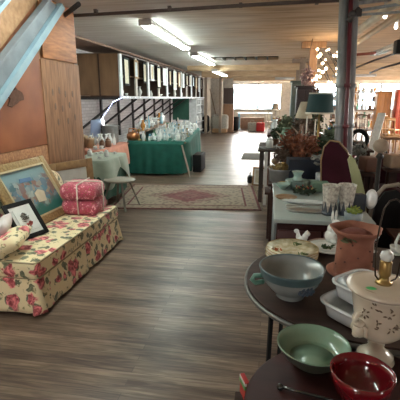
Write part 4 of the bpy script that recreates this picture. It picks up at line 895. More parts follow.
# ------------------------------------------------------------ white topped cabinet
wc=empty('marble_cabinet',(.43,3.6,0),'dark red-brown cabinet with a pale top beyond the oval table','cabinet')
MB().box((0,0,.375),(.68,1.26,.69),bev=.01).build('cabinet_body',MAH,wc); MB().box((0,0,.755),(.73,1.34,.035),bev=.006).build('pale_top',M('pale_green_white_top',(.42,.48,.47),.25,coat=.3,ns=3,col2=(.32,.38,.37)),wc)
for x in(-.17,.17):
    d_=MB().box((x,-.635,.375),(.32,.02,.6),bev=.006).build('cabinet_door',M('maroon_wood',(.09,.03,.03),.35),wc); MB().ball((x*.2,-.66,.42),.014).build('knob',BRS,d_)
MB().box((-.348,0,.375),(.015,1.2,.66)).build('side_panel',M('grey_blue_side',(.16,.19,.2),.5),wc)
ZW=.775
JAD=M('jadeite_green',(.34,.46,.41),.25,ns=8,col2=(.24,.35,.31),coat=.3); 
jp=G(297,187,ZW)
for k in range(5): place('jplate',simple('jadeite_plate',[(0,0),(.07,0),(.08,.008),(.12,.018),(.122,.022),(.08,.013),(0,.007)],JAD,n=32),jp+Vector((.003*(k%2),0,.012*k)),('bottom pale green plate in the stack on the pale topped cabinet','second pale green plate from the bottom of its stack','middle pale green plate of the stack','fourth pale green plate from the bottom of its stack','top pale green plate under the green vase')[k],'plate','stacked pale green plates')
o=simple('jadeite_vase',[(0,0),(.055,0),(.06,.01),(.04,.03),(.038,.05),(.055,.08),(.06,.09),(.053,.09),(.03,.055),(0,.05)],JAD,n=28)(); put(o,jp+Vector((0,0,.073)),'pale green flared vase standing on the green plates','vase')
for k,(a,b_,l) in enumerate(((283,189,'pale green shallow bowl at the left edge of the pale topped cabinet'),(312,186,'pale green bowl right of the pale green vase'))):
    place('jbowl',simple('jadeite_bowl',BOWL,JAD,n=26),G(a,b_,ZW),l,'bowl',s=.62)
o=simple('wicker_tray',[(0,0),(.08,0),(.1,.015),(.094,.017),(.075,.006),(0,.006)],M('brown_wicker',(.3,.18,.1),.7,ns=30,bmp=.4))(); put(o,G(286,198,ZW),'small brown-edged dish at the near left of the pale cabinet top','dish')
r=empty('berry_wreath',G(304,194,ZW),'dark green wreath with red and gold berries on the pale cabinet','wreath')
w_=MB()
for k in range(16): w_.leaves((.075*math.cos(k*TAU/16),.06*math.sin(k*TAU/16),.035),.035,10,.024)
w_.build('wreath_leaves',M('dark_wreath_leaf',(.03,.055,.03),.7),r)
for k in range(11): MB().ball((.075*math.cos(k*.57),.06*math.sin(k*.57),.06+.01*(k%2)),.009,n=8).build('berry',M('red_berry',(.3,.04,.03),.4) if k%2 else M('gold_berry',(.4,.28,.1),.4),r)
o=MB().box((0,0,.045),(.16,.12,.09),bev=.01); put(o.build('green_box',M('muted_green_box',(.12,.2,.14),.6)),G(320,191,ZW),'muted green box right of the berry wreath','box',.1)
def tray(w,d,mat):
    return MB().lathe([(0,0),(w*.8,0),(w,.012),(w*1.02,.016),(w*.98,.016),(w*.8,.004),(0,.004)],n=36,sy=d).build('silver_tray',mat)
WT=M('white_tray',(.6,.65,.66),.2,coat=.4)
put(tray(.2,.32,WT),G(305,203,ZW),'long pale oval tray in the middle of the pale cabinet top','tray',-.12)
put(tray(.17,.3,SIL),G(308,212,ZW),'small silver oval tray at the near edge of the pale cabinet top','tray',-.05)
put(MB().bar((-.14,0,.018),(.14,.03,.022),.02,.006,bev=.002).build('long_knife',SIL),G(303,208,ZW),'silver bladed knife lying between the two oval trays','knife')
# filigree lanterns and canister
LACE=M('lace_metal',(.75,.72,.64),.5,ns=55,col2=(.28,.25,.22),bmp=.2)
def filig():
    r=empty('filigree_holder',(0,0,0),None,None); MB().lathe([(0,.02),(.035,.02),(.04,.03),(.056,.19),(.058,.2),(.052,.2),(.036,.035),(0,.03)],n=28).build('lace_cup',LACE,r)
    b_=MB(); 
    for k in range(8):
        a=k*TAU/8; b_.poly([(.05*math.cos(a-.36),.05*math.sin(a-.36),0),(.05*math.cos(a+.36),.05*math.sin(a+.36),0),(.046*math.cos(a),.046*math.sin(a),.1)],(-.006*math.cos(a),-.006*math.sin(a),0))
    b_.lathe([(0,0),(.05,0),(.05,.018),(0,.02)],n=24).build('pointed_base',M('slate_blue_base',(.06,.075,.1),.4),r); return r
place('filig',filig,G(329,214,ZW),'left of two filigree cups with dark pointed bases','candle holder',s=1.16)
place('filig',filig,G(345,214,ZW),'right of two filigree cups, nearer the maroon chair','candle holder',s=1.18,rz=.3)
o=simple('patterned_canister',[(0,0),(.06,0),(.062,.11),(.058,.115),(.054,.11),(.05,.01),(0,.01)],M('blue_white_pattern',(.62,.64,.62),.3,ns=45,col2=(.3,.36,.4),coat=.3),n=26)(); put(o,G(321,183.5,ZW),'white canister with faint pattern behind the left filigree cup','canister')
r=empty('succulent_pot',G(354,222,ZW)+Vector((0,.04,0)),'small blue-grey pot with a yellow-green succulent','potted plant'); MB().lathe([(0,0),(.05,0),(.062,.012),(.066,.06),(.06,.062),(.055,.02),(0,.015)],n=24).build('pot',M('blue_grey_pot',(.3,.38,.42),.4),r); MB().leaves((0,0,.075),.055,90,.022,(1,1,.5)).build('succulent',M('yellow_green_leaf',(.4,.42,.08),.6,col2=(.15,.25,.05),ns=30),r)
o=MB().box((0,0,.07),(.1,.08,.14),bev=.01); put(o.build('blue_book_box',M('slate_blue_card',(.03,.04,.06),.6)),G(357,211,ZW),'slate blue box behind the succulent pot','box',.3)
# ------------------------------------------------------------ dark tables behind
tA=table('sideboard_table',(.62,5.2,0),1.2,1.35,.7,'dark table of foliage and boxes behind the pale topped cabinet',WALN,r=.03)
tub=empty('metal_tub',D(280,190,4.75),'grey galvanised tub filled with dried leaves at the aisle side','tub')
st2=table('low_stand',(tub.location.x,4.75,0),.36,.3,tub.location.z,'small dark stand under the galvanised tub',WALN); 
MB().lathe([(0,0),(.1,0),(.11,.01),(.125,.24),(.135,.26),(.125,.26),(.1,.015),(0,.012)],n=28,sx=1.1).build('tub_body',TIN,tub); MB().leaves((0,0,.27),.12,130,.035,(1.1,1,.4)).build('dried_leaves',M('golden_dry_leaf',(.3,.2,.07),.8,col2=(.12,.09,.04),ns=20),tub)
o=MB().box((0,0,.135),(.36,.26,.27),bev=.008); put(o.build('navy_box',M('navy_box',(.008,.014,.03),.6)),D(302,181,4.8),'dark navy blue box behind the pale green vase','box',.08)
def bush(name,p,r,n,size,mat,label,cat='plant',d=(1,1,1),stem=None,pot=None):
    e=empty(name,p,label,cat); h=r*d[2]
    z0=0
    if pot: MB().lathe([(0,0),(pot*.7,0),(pot,.0+pot*1.4),(pot*1.06,pot*1.5),(pot*.9,pot*1.4),(0,pot*1.3)],n=22).build('pot',stem,e); z0=pot*1.5
    b_=MB()
    for k in range(9):
        a=random.uniform(0,TAU); b_.tube([(0,0,z0),(r*.3*d[0]*math.cos(a),r*.3*d[1]*math.sin(a),z0+h*.7),(r*.8*d[0]*math.cos(a),r*.8*d[1]*math.sin(a),z0+h*random.uniform(1,1.7))],.005,n=5)
    b_.build('stems',M('dark_stem',(.08,.05,.03),.7),e)
    MB().leaves((0,0,z0+h),r,n,size,d).build('leaves',mat,e); return e
RUST=M('rust_bronze_leaf',(.3,.1,.045),.6,col2=(.12,.04,.025),ns=14); DG=M('deep_green_leaf',(.045,.08,.035),.6,col2=(.02,.035,.02),ns=14); SG=M('sage_leaf',(.2,.26,.16),.7,col2=(.1,.13,.08),ns=14); BR=M('brown_twig_leaf',(.14,.09,.06),.8,col2=(.06,.04,.03),ns=14); GY=M('silver_grey_leaf',(.3,.3,.27),.7,col2=(.14,.14,.13),ns=14)
bush('dried_arrangement',(.45,5.0,.97-.06),.17,420,.04,RUST,'rust-coloured dried flower mass above the navy box','dried flowers',(1.0,.9,1.0),pot=None)
o=MB().box((.45,5.0,.805),(.4,.36,.21),bev=.01); tag(o.build('dark_crate',WALN),'dark crate under the rust-coloured dried flowers','crate')
bush('dried_arrangement',(.2,5.4,.7),.12,200,.03,BR,'brown twiggy arrangement left of the rust-coloured flowers','dried flowers',(1,1,.9),pot=.07,stem=BRN)
bush('leafy_plant',(.75,5.3,.7),.17,260,.05,DG,'dark green plant right of the rust-coloured flowers','plant',(1,1,1.2),pot=.08,stem=BRN)
bush('leafy_plant',(1.02,5.0,.7),.15,220,.05,GY,'grey-leaved plant beside the grey column pipes','plant',(1.1,1,1.2),pot=.08,stem=TIN)
bush('leafy_plant',(.92,5.7,.7),.2,300,.05,SG,'sage green plant beneath the teal lampshade','plant',(1,1,1.3),pot=.08,stem=TIN)
# teal shade lamp
r=empty('shaded_lamp',(.63,5.05+.35,.7),'lamp with a drum shade, teal over cream, left of the column','lamp')
MB().lathe([(0,0),(.08,0),(.08,.015),(.02,.04),(.03,.1),(.05,.2),(.045,.3),(.015,.42),(.012,.78),(0,.78)],n=20).build('lamp_base',BRS,r)
MB().lathe([(.175,.76),(.142,1.01),(.138,1.01),(.171,.76)],n=36).build('lamp_shade',M('teal_velvet_shade',(.02,.06,.06),.8,ns=4,col2=(.012,.035,.04)),r)
MB().lathe([(.177,.755),(.179,.775),(.173,.775),(.172,.755)],n=36).build('lower_trim',M('cream_trim_cloth',(.6,.55,.45),.7),r); MB().lathe([(.1435,.995),(.1445,1.015),(.138,1.015)],n=36).build('upper_trim',M('cream_trim_cloth'),r)
r=empty('shaded_lamp',(.47,5.8,.7),'lamp with a plain cream cone shade left of the teal shade','lamp')
MB().lathe([(0,0),(.07,0),(.07,.015),(.02,.04),(.04,.15),(.02,.3),(.012,.6),(0,.6)],n=20).build('lamp_base',BRN,r); MB().lathe([(.12,.68),(.05,.9),(.046,.9),(.116,.68)],n=30).build('lamp_shade',M('cream_linen_shade',(.55,.48,.36),.8),r)
# candelabra
for k,(a,tp) in enumerate(((307,112),(316,115),(326,112))):
    p=D(a,tp+13,5.15); o=place('cstk',candlest(BRS,M('ivory_candle',(.72,.68,.6),.5)),(p.x,p.y,p.z-.28),('left of three ivory candles above the rust-coloured flowers','middle of three ivory candles above the rust-coloured flowers','right of three ivory candles, under the teal shade')[k],'candlestick',s=1.35); o.location=(p.x,4.95+.0+.06*k+.25,.7); o.scale=(.8,.8,(p.z+.1-.7)/.36)
# plant table
tB=table('plant_table',(.42,6.95,0),1.15,1.2,.86,'dark plant table standing at the aisle edge',M('dark_aisle_wood',(.05,.035,.03),.8),r=.03)
o=MB().bar((-.02,6.22,.0),(-.02,6.28,.84),.05,.02,bev=.004); tag(o.build('white_board',M('white_painted_board',(.7,.7,.68),.5)),'narrow white board leaning on the aisle edge of the plant table','board')
o=MB().bar((.18,5.95,.35),(.26,6.1,.86),.06,.02,bev=.004); tag(o.build('white_board',MATS['white_painted_board']),'short white board leaning behind the galvanised tub','board')
o=MB().box((.3,6.03,.175),(.5,.3,.35),bev=.01); tag(o.build('storage_chest',WALN),'dark chest on the floor behind the galvanised tub','chest')
o=simple('round_tray',[(0,0),(.14,0),(.17,.02),(.163,.022),(.13,.008),(0,.006)],TIN,n=28)(); put(o,(.03,6.6,.86),'round grey tray at the aisle corner of the plant table','tray')
scatter(-.06,.1,6.52,6.68,.87,3,'on the grey tray at the aisle corner','on the grey tray',rnd=RG,keys=['tm','td','jm'],smax=.9)
r=empty('green_urn',(.28,6.75,.86),'pale green bulbous urn on the plant table','vase'); MB().lathe([(0,0),(.06,0),(.05,.02),(.1,.12),(.105,.18),(.06,.26),(.055,.3),(.075,.32),(.07,.32),(.05,.3),(0,.25)],n=30).build('urn_body',M('pale_green_glaze',(.24,.42,.3),.3,coat=.4,ns=6),r); MB().tube([(.1,0,.18),(.06,-.09,.2),(-.03,-.1,.15),(-.09,-.05,.08)],.012).build('dark_band',BLACK,r)
bush('leafy_plant',(.12,7.1,.86),.09,120,.04,DG,'dark green plant left of the pale green urn','plant',(1,1,1.1),pot=.07,stem=BRN)
bush('leafy_plant',(.55,6.75,.86),.18,300,.05,BR,'tangled brown-green plant right of the pale green urn','plant',(1,1,1.1),pot=.08,stem=BRN)
bush('leafy_plant',(.3,7.35,.86),.15,240,.05,SG,'sage green plant behind the pale green urn','plant',(1,1,1.3),pot=.08,stem=TIN)
bush('leafy_plant',(.7,7.2,.86),.25,360,.06,DG,'large dark plant at the right of the plant table','plant',(1,1,1.3),pot=.09,stem=BRN)
bush('dried_arrangement',(.62,6.3,.0),.25,300,.05,BR,'tall brown dried branches standing before the plant table','dried flowers',(1,.7,2.6),pot=.12,stem=BRN)
bush('leafy_plant',(.95,6.15,.0),.24,300,.06,DG,'tall dark plant on the floor behind the column pipes','plant',(1,.8,2.4),pot=.12,stem=BRN)
bush('dried_arrangement',(.3,5.55,.7),.16,260,.045,RUST,'red-brown dried stems behind the twiggy arrangement','dried flowers',(1,.7,1.5),pot=.06,stem=BRN)
bush('leafy_plant',(.62,4.75,.7),.13,200,.04,GY,'silver-grey crumpled foliage left of the maroon chair','plant',(1.3,.8,.9),pot=.06,stem=TIN)
scatter(.05,.95,6.42,6.62,.86,6,'at the front of the plant table','at the front of the plant table',rnd=RG,keys=['jb','td','sb','jm','tm','vg'],smin=.9,smax=1.2)
scatter(.05,1.15,5.6,5.85,.7,7,'at the back of the dark sideboard table','at the back of the sideboard table',rnd=RG,keys=['jb','td','sb','ss','vm','va','vg'],smin=1.1,smax=1.7)
scatter(.1,.35,4.62,4.72,.70,1,'beside the metal tub','beside the metal tub',rnd=RG,keys=['sb'])
scatter(.75,1.15,4.6,4.8,.7,4,'right of the maroon chair on the sideboard table','right of the maroon chair',rnd=RG,keys=['jb','td','sb','ss'],smin=1.1,smax=1.6)
r=empty('carved_figure',(.5,6.5,.86),'dark carved standing figure between the plants','figurine'); MB().lathe([(0,0),(.05,0),(.05,.02),(.03,.03),(.045,.1),(.03,.2),(.045,.26),(.02,.31),(.03,.35),(.02,.39),(0,.4)],n=16,sx=1.1,sy=.7).build('figure_body',BRN,r); MB().tube([(-.045,0,.26),(-.08,-.03,.2),(-.03,-.05,.17)],.012).tube([(.045,0,.26),(.09,-.02,.3),(.08,-.03,.38)],.012).build('figure_arms',BRN,r)
o=MB().tube([(.1,5.9,.74),(.25,5.75,.95),(.42,5.8,1.08),(.55,5.7,1.2)],[.05,.035,.03,.01],n=9).tube([(.25,5.75,.95),(.2,5.7,1.12),(.1,5.72,1.2)],[.025,.018,.006],n=8).tube([(.42,5.8,1.08),(.38,5.7,1.2),(.3,5.7,1.28)],[.02,.014,.005],n=8); tag(o.build('driftwood',M('pale_driftwood',(.4,.32,.24),.8,ns=12,col2=(.22,.16,.11))),'pale branching driftwood standing behind the rust-coloured flowers','driftwood')
o=MB().box((.95,6.25,.0+1.0),(.5,.04,.02)); o.bm.free()
# framed picture and box on the floor
r=empty('leaning_picture',(-.15,7.66,0),'cream picture in a dark frame leaning on a brown box on the aisle floor','picture'); lean(r,-.12,-.25); frame_parts(r,.26,.36,.03,.02,GOLD2,MATS['pale_card'],mat_w=.03)
o=MB().box((.06,7.83,.17),(.3,.22,.34),bev=.01); tag(o.build('brown_box',M('red_brown_box',(.27,.12,.07),.6)),'red-brown box behind the leaning cream picture','box')
o=MB().box((-.33,7.95,.07),(.1,.2,.14),bev=.03).tube([(-.33,7.87,.13),(-.33,7.87,.2),(-.33,8.03,.2),(-.33,8.03,.13)],.008); tag(o.build('black_bag',BLACK),'small black bag on the floor left of the leaning picture','bag')
# tall cupboards behind
def cupboard(loc,w,d,h,mat,label,rz=0,cat='cupboard'):
    e=empty('tall_cupboard',loc,label,cat,rz); MB().box((0,0,h/2),(w,d,h),bev=.01).build('cupboard_body',mat,e)
    for s_ in(-1,1):
        d_=MB().box((s_*w/4,-d/2-.01,h/2),(w/2-.02,.02,h-.1),bev=.005).build('cupboard_door',mat,e); MB().ball((s_*.03,-d/2-.03,h*.5),.014).build('knob',BRS,d_)
    MB().box((0,0,h+.015),(w+.06,d+.06,.03),bev=.005).build('cornice',mat,e); return e
cupboard((.58,9.3,0),.26,.4,1.98,M('grey_green_paint',(.1,.13,.12),.5),'tall grey-green cupboard left of the wooden post')
cupboard((.66,8.4,0),.3,.35,1.85,M('blackened_wood',(.04,.025,.03),.5),'dark narrow cupboard in front of the wooden post')
r=empty('hanging_bouquet',(.72,8.55,2.02),'pale and pink hanging dried bouquet by the wooden post','dried flowers'); MB().leaves((0,-.1,0),.16,260,.045,(1,.8,1.7)).build('petals',M('pale_pink_petal',(.5,.4,.4),.7,col2=(.22,.1,.12),ns=20),r); MB().tube([(0,-.1,0),(0,-.1,.5),(.05,0,.74)],.006).build('cord',DARKM,r)
r=empty('hanging_bouquet',(.86,8.85,1.72),'dark red-black hanging bundle on the wooden post','dried flowers'); MB().leaves((0,-.05,0),.17,240,.05,(1,.6,1.4)).build('petals',M('dark_bundle',(.12,.07,.07),.7,col2=(.03,.02,.03),ns=20),r)
# big plant tables continuing back on the right of the aisle
tC=table('display_table',(.62,9.0-.2+1.9,0),1.3,2.2,.8,'dark display table further along the aisle',WALN,r=.03)
scatter(.0,1.25,9.7,11.7,.8,22,'on the display table further along the aisle','on the further display table',rnd=RG,keys=['vm','vg','td','jb','sb','pm','va'],smin=1.3,smax=1.9)
bush('leafy_plant',(.45,8.3,.0),.22,240,.06,DG,'bushy dark plant on the floor behind the plant table','plant',(1,1,1.8),pot=.13,stem=BRN)
# ------------------------------------------------------------ chairs on the right
def outl(px_pts,Y): return [D(a,b2,Y) for a,b2 in px_pts]
MAR=M('maroon_velvet',(.06,.012,.022),.7,ns=5,col2=(.035,.008,.014),sheen=.05); 
r=empty('maroon_armchair',(.68,4.55,0),'arched-back maroon velvet chair with gold edge, left of the column pipes','chair')
def arch(w,h0,h1,n=18):
    pts=[(-w/2,0,h0)]; pts+=[(-w/2*math.cos(PI*k/n),0,h1-w*.42+ w*.42*math.sin(PI*k/n)) for k in range(n+1)]; pts+=[(w/2,0,h0)]; return pts
def arch_back(w,h0,h1,th,mat,trim,e,rz,off,shear=.0):
    q=Matrix.Translation(off)@Matrix.Rotation(rz,4,'Z')
    P_=[q@Vector((x,0,z)) for x,y,z in arch(w,h0,h1)]; d=(q.to_3x3()@Vector((0,th,0)))
    MB().poly(P_,d).build('backrest',mat,e); MB().tube([p+d*.5 for p in P_],[.016]*len(P_),n=8).build('back_trim',trim,e)
GTR=M('gold_edge_wood',(.35,.22,.1),.45,ns=8)
mo=[p-Vector(r.location) for p in outl([(324,216),(321,185),(321,160),(324,147),(330,140.5),(339,142),(347,151),(353,164),(358,184),(361,216)],4.1)]
q_=Vector((.03,.12,0)); b_=MB().poly(mo,q_); bmesh.ops.bevel(b_.bm,geom=list(b_.bm.edges),offset=.012,segments=2,affect='EDGES'); b_.build('backrest',MAR,r)
MB().tube(mo,.007,n=8).build('back_trim',GTR,r)
MB().box((0,.12,.42),(.5,.55,.14),bev=.05).build('seat',MAR,r)
for x in(-.2,.2):
    for y in(-.1,.34): MB().bar((x,y,.36),(x*1.1,y,0),.035).build('leg',GTR,r)
LIM=M('pale_lime_cloth',(.42,.44,.24),.7,ns=6,col2=(.32,.34,.18))
r=empty('lime_headboard',(.98,3.75,0),'pale lime curved board standing between the maroon chair and the dark post','board')
MB().poly(outl([(348,160),(351,155),(355,160),(360,172),(365,193),(367,220),(358,222),(355,196),(351,174)],3.9),(0,.04,0)).build('board_face',LIM,r)
bo=kids(r)[0]
for o in kids(r): o.parent=r; o.location=-Vector(r.location)
MB().bar(D(362,222,3.9)-r.location,(D(362,222,3.9).x-r.location.x,.15,0),.2,.03).build('board_foot',LIM,r)
# dark post with ball
p=D(381,146,3.55)
r=empty('hat_stand',(p.x,p.y,0),'dark turned post topped by a round tan ball','stand')
MB().ball((0,0,p.z),.064,(1,1,.93),n=22).build('ball',M('tan_cork_ball',(.36,.27,.2),.7,ns=22,bmp=.3),r)
MB().lathe([(0,0),(.16,0),(.16,.02),(.03,.05),(.022,.3),(.032,.34),(.02,.4),(.018,.8),(.028,.84),(.018,.9),(.018,p.z-.11),(.034,p.z-.09),(.016,p.z-.06),(0,p.z-.05)],n=18).build('post',M('dark_post_wood',(.018,.015,.013),.6),r)
# balloon back chair
r=empty('balloon_chair',(1.02,3.35,0),'round-hooped wooden chair with black back beside the ball-topped post','chair')
GW=M('grey_brown_chair_wood',(.24,.19,.15),.5,ns=5)
hoop=[(-.13,0,.45),(-.17,0,.65),(-.16,0,.85),(-.08,0,.96),(.02,0,.98),(.1,0,.93),(.15,0,.8),(.15,0,.62),(.12,0,.45)]
MB().tube(hoop,.017,n=10).build('back_hoop',GW,r); MB().poly([(x*.82,.01,z*.93+.02) for x,_,z in hoop],(0,.03,0)).build('back_pad',BLACK,r)
MB().box((0,.22,.43),(.42,.42,.07),bev=.03).build('seat',BLACK,r)
for x in(-.17,.17):
    for y in(.04,.4): MB().bar((x,y,.4),(x,y,0),.032).build('leg',GW,r)
p=D(372,193,3.3); o=MB().lathe([(0,0),(.04,0),(.062,.006),(.064,.01),(.04,.006),(0,.004)],n=24,sx=.75,sy=1.25).build('white_dish',WHITE); o.location=p+Vector((0,-.0,-.05)); o.rotation_euler=(PI/2-.2,0,-.4); tag(o,'white oval dish propped on the black chair back','dish')
# tan round armchair
TAN=M('tan_leather',(.23,.17,.13),.5,ns=5,col2=(.15,.1,.075))
r=empty('tub_armchair',(1.58,3.75,0),'round tan tub armchair at the right edge','armchair')
b_=MB(); b_.grid(lambda u,v_:((.36+.07*math.cos(v_*TAU))*math.cos(PI+.1+u*(PI-.2))*1.05,(.36+.07*math.cos(v_*TAU))*math.sin(PI+.1+u*(PI-.2)),.5+.36*math.sin(v_*TAU)*(.7+.3*math.sin(u*PI))),28,18); b_.build('backrest',TAN,r)
MB().box((0,.02,.36),(.58,.58,.2),bev=.07).build('seat',TAN,r)
for x in(-.22,.22):
    for y in(-.2,.24): MB().bar((x,y,.28),(x,y,0),.04).build('leg',WALN,r)
def sofa2(loc,w,mat,label,rz,h=.85):
    e=empty('settee',loc,label,'sofa',rz); MB().box((0,0,.3),(w,.8,.22),bev=.05).build('sofa_base',mat,e); MB().box((0,.33,.6),(w,.2,h-.35),bev=.07,rot=(-.12,0,0)).build('backrest',mat,e)
    for s_ in(-1,1): MB().box((s_*(w/2-.08),0,.45),(.18,.82,.4),bev=.07).build('arm',mat,e)
    n=2
    for k in range(n): MB().box((-w/2+.17+(w-.34)*(k+.5)/n,-.05,.46),((w-.34)/n-.01,.66,.13),bev=.04).build('seat_cushion',mat,e)
    for x in(-w/2+.1,w/2-.1):
        for y in(-.3,.3): MB().bar((x,y,0),(x,y,.2),.05).build('leg',WALN,e)
    return e
sofa2((2.15,5.0,0),1.6,MAR,'maroon settee behind the tan tub armchair',.25,.8)
sofa2((2.45,6.2,0),1.5,M('red_brown_velvet',(.08,.02,.028),.6),'red-brown settee further back at the right edge',.2,.8)
for k_,(a_,b_,Y_,w_,l_) in enumerate(((393,160,4.9,.16,'lower tan cardboard box before the settees at right'),(369,163,4.5,.17,'brown leather satchel-like box left of the ball-topped post'))):
    p_=D(a_,b_,Y_); e_=table('side_table',(p_.x,p_.y,0),w_,.24,p_.z-.1,('small dark table under the tan box before the settees','small dark table under the brown box by the post')[k_],WALN); o=MB().box((0,0,.09),(w_*.9,.2,.15),bev=.02); put(o.build('box',M(('tan_card_box','brown_leather_box')[k_],((.3,.2,.13),(.12,.05,.03))[k_],.6)),(p_.x,p_.y,p_.z-.1),l_,'box',.2)
# brown wooden chairs with black curved arms
def wood_chair(name,mat,seatm,h=.95,arms=None):
    def f():
        e=empty(name,(0,0,0),None,None)
        for x in(-.2,.2):
            MB().bar((x,-.2,0),(x,-.2,.44),.035).build('leg',mat,e); MB().tube([(x,.2,0),(x,.2,.45),(x,.27,h)],.018,n=8).build('leg',mat,e)
        MB().box((0,0,.45),(.46,.46,.05),bev=.015).build('seat',seatm,e)
        b_=MB(); b_.tube([(-.2,.27,h-.02),(0,.3,h),(.2,.27,h-.02)],.022,n=8)
        b_.build('top_rail',mat,e)
        for x in(-.1,0,.1): MB().tube([(x,.2,.47),(x,.275,h-.02)],.01,n=6).build('spindle',mat,e)
        if arms:
            for x in(-.24,.24): MB().tube([(x,.24,.68),(x,-.1,.7),(x,-.2,.64),(x*.9,-.2,.46)],.018,n=8).build('arm',arms,e)
        return e
    return f
CH1=wood_chair('wooden_chair',M('brown_chair_wood',(.24,.11,.06),.4,ns=5),M('brown_leather',(.27,.13,.08),.45),.98,BLACK)
for k,(x,y,rz,l) in enumerate(((1.62,6.9,2.2,'brown chair with curved black arms nearest the column pipes'),(2.3,7.6,2.6,'brown leather chair behind the round tan ball'),(1.5,8.2,.4,'brown wooden chair in the gap behind the column pipes'))): place('ch1',CH1,(x,y,0),l,'chair',rz=rz)
hc=D(359,139,5.95); o=MB().tube([(hc.x+.11*math.cos(a),5.95+.04*math.sin(a),hc.z+.11*math.sin(a)) for a in [k*TAU/20 for k in range(20)]],.03,n=10,closed=True); tag(o.build('black_hoop',BLACK),'thick black hoop hanging on the chair beside the column pipes','hoop')
o=table('end_table',(hc.x,5.97,0),.36,.36,hc.z-.14,'small dark table under the black hoop',WALN)
o=MB().box((1.98,5.75-.0,.0+.9),(.3,.05,.22)); o.bm.free()
tF=table('side_table',(1.25,2.95,0),.62,.5,.66,'small dark table of oddments at the right edge behind the oval table',WALN)
scatter(.97,1.5,2.75,3.15,.66,12,'among the oddments on the small dark table at right','among the oddments at right',rnd=RG,keys=['vc','wm','sb','jb','cc','pc','td','ss'],smin=.8,smax=1.1)
o=simple('wooden_bowl',BOWL,M('honey_wood',(.35,.2,.1),.4,ns=9),n=26)(); put(o,(1.42,2.62,.66),'honey coloured wooden bowl at the right edge','bowl'); 
tG=table('side_table',(1.45,2.62,0),.3,.22,.66,'tiny table under the wooden bowl at the right edge',WALN)
# ------------------------------------------------------------ far right sunlit area
sh=empty('metal_shelf',(3.9,20.2,0),'tall open shelf crowded with trinkets in front of the far right window','shelving')
for x in(-1.0,1.0):
    for y in(-.2,.2): MB().bar((x,y,0),(x,y,1.9),.04).build('upright',DARKM,sh)
for z in(.3,.7,1.1,1.5,1.88): MB().box((0,0,z),(2.05,.46,.03)).build('shelf',M('shelf_board',(.4,.25,.18),.6),sh)
for lv,z in enumerate((.315,.715,1.115,1.515,1.895)):
    for k in range(11):
        key=RG.choice(['vm','jm','bg','td','jb','pm','va','vg','wm','pl']); fn,desc,cat,rad,_=KIND[key]
        place(key,fn,(3.02+.175*k,20.2+(-.08 if k%2 else .08),z),'%s on the crowded far right shelf'%desc,cat,'%s on the far right shelf'%desc,RG.uniform(0,6),1.25 if rad<.1 else .85)
cupboard((5.0,19.6,0),.62,.5,1.9,M('orange_oak',(.6,.27,.08),.45,ns=3,stretch=(6,6,1),col2=(.45,.19,.06)),'orange oak wardrobe left of the far right window',cat='wardrobe')
cupboard((5.55,19.2,0),.3,.5,2.0,M('red_lacquer',(.5,.07,.03),.4),'narrow red cupboard at the right edge beyond the oak wardrobe')
p=D(379,130,13); o=MB().bar((3.05,12.7,0),(3.3,12.9,1.22),.26,.03,bev=.006); tag(o.build('leaning_board',MATS['white_painted_board']),'tall white board leaning in the sunlit area at right','board')
CH2=wood_chair('wooden_chair',M('honey_chair_wood',(.5,.27,.1),.4,ns=5),M('honey_seat',(.45,.25,.1),.5),.95); CH3=wood_chair('wooden_chair',M('dark_chair_wood',(.13,.07,.05),.4,ns=5),M('dark_seat',(.1,.06,.05),.5),1.0)
for k,(x,y,rz,kk,l) in enumerate(((3.75,13.2,.3,1,'honey wooden chair right of the leaning white board'),(4.6,12.9,1.2,2,'dark wooden chair beside the honey chair at right'),(4.0,14.2,.2,1,'honey wooden chair behind the dark one at right'),(5.1,14.2,2.0,2,'dark wooden chair at the right edge of the sunlit floor'),(3.6,16.2,2.4,2,'dark chair in front of the crowded far right shelf'),(4.6,16.5,.9,1,'honey chair in front of the oak wardrobe'))): place('ch%d'%(kk+1),CH2 if kk==1 else CH3,(x,y,0),l,'chair',rz=rz,s=1.05)
tD=table('work_table',(3.0,18.0,0),.9,.6,.7,'brown table before the crowded shelf',M('honey_brown_top',(.38,.17,.08),.5),r=.03)
o=MB().box((2.55,17.2,.25),(.35,.35,.5),bev=.02); tag(o.build('blue_bin',M('bright_blue_plastic',(.05,.16,.5),.4)),'bright blue bin left of the brown table','bin')
o=MB().box((2.9,17.9,.83),(.3,.3,.26),bev=.02); tag(o.build('tan_box',M('tan_card',(.5,.3,.16),.7)),'tan box on the brown table','box')
# ------------------------------------------------------------ far end of the aisle
for k,(a,b2) in enumerate(((-3.1,-2.85),(-2.35,-2.25))): struct(MB().box(((a+b2)/2,19.2+.1*k,ZC/2),(.12,.12,ZC)).build('trim_%d'%(12+k),MATS['grey_wood_post']))
o=MB().box((-2.72,20.9,1.3),(.55,.05,2.6),bev=.006); tag(o.build('pale_panel',M('pale_beige_board',(.55,.5,.42),.7)),'left pale beige board at the far end of the left wall','board')
o=MB().box((-2.1,20.9,1.3),(.5,.05,2.6),bev=.006); tag(o.build('pale_panel',MATS['pale_beige_board']),'right pale beige board at the far end, beside the dark box','board')
o=MB().bar((-3.0,20.7,2.1),(-2.5,20.75,.0),.1,.04); tag(o.build('brown_brace',M('brown_brace',(.25,.16,.1),.7)),'brown diagonal brace before the left pale board','brace')
PATN=M('zigzag_fabric',(.55,.52,.45),.8,ns=30,col2=(.15,.14,.12))
r=empty('patterned_armchair',(-2.35,19.7,0),'black and cream patterned armchair at the far end of the aisle','armchair'); MB().box((0,0,.5),(.8,.6,.76),bev=.14).build('chair_body',PATN,r); MB().box((0,-.08,.12),(.7,.5,.2),bev=.03).build('base',M('tan_base',(.45,.27,.14),.7),r)
o=MB().box((-3.05,19.6,.42),(.35,.5,.84),bev=.12); tag(o.build('black_sack',BLACK),'black sack standing left of the patterned armchair','bag')
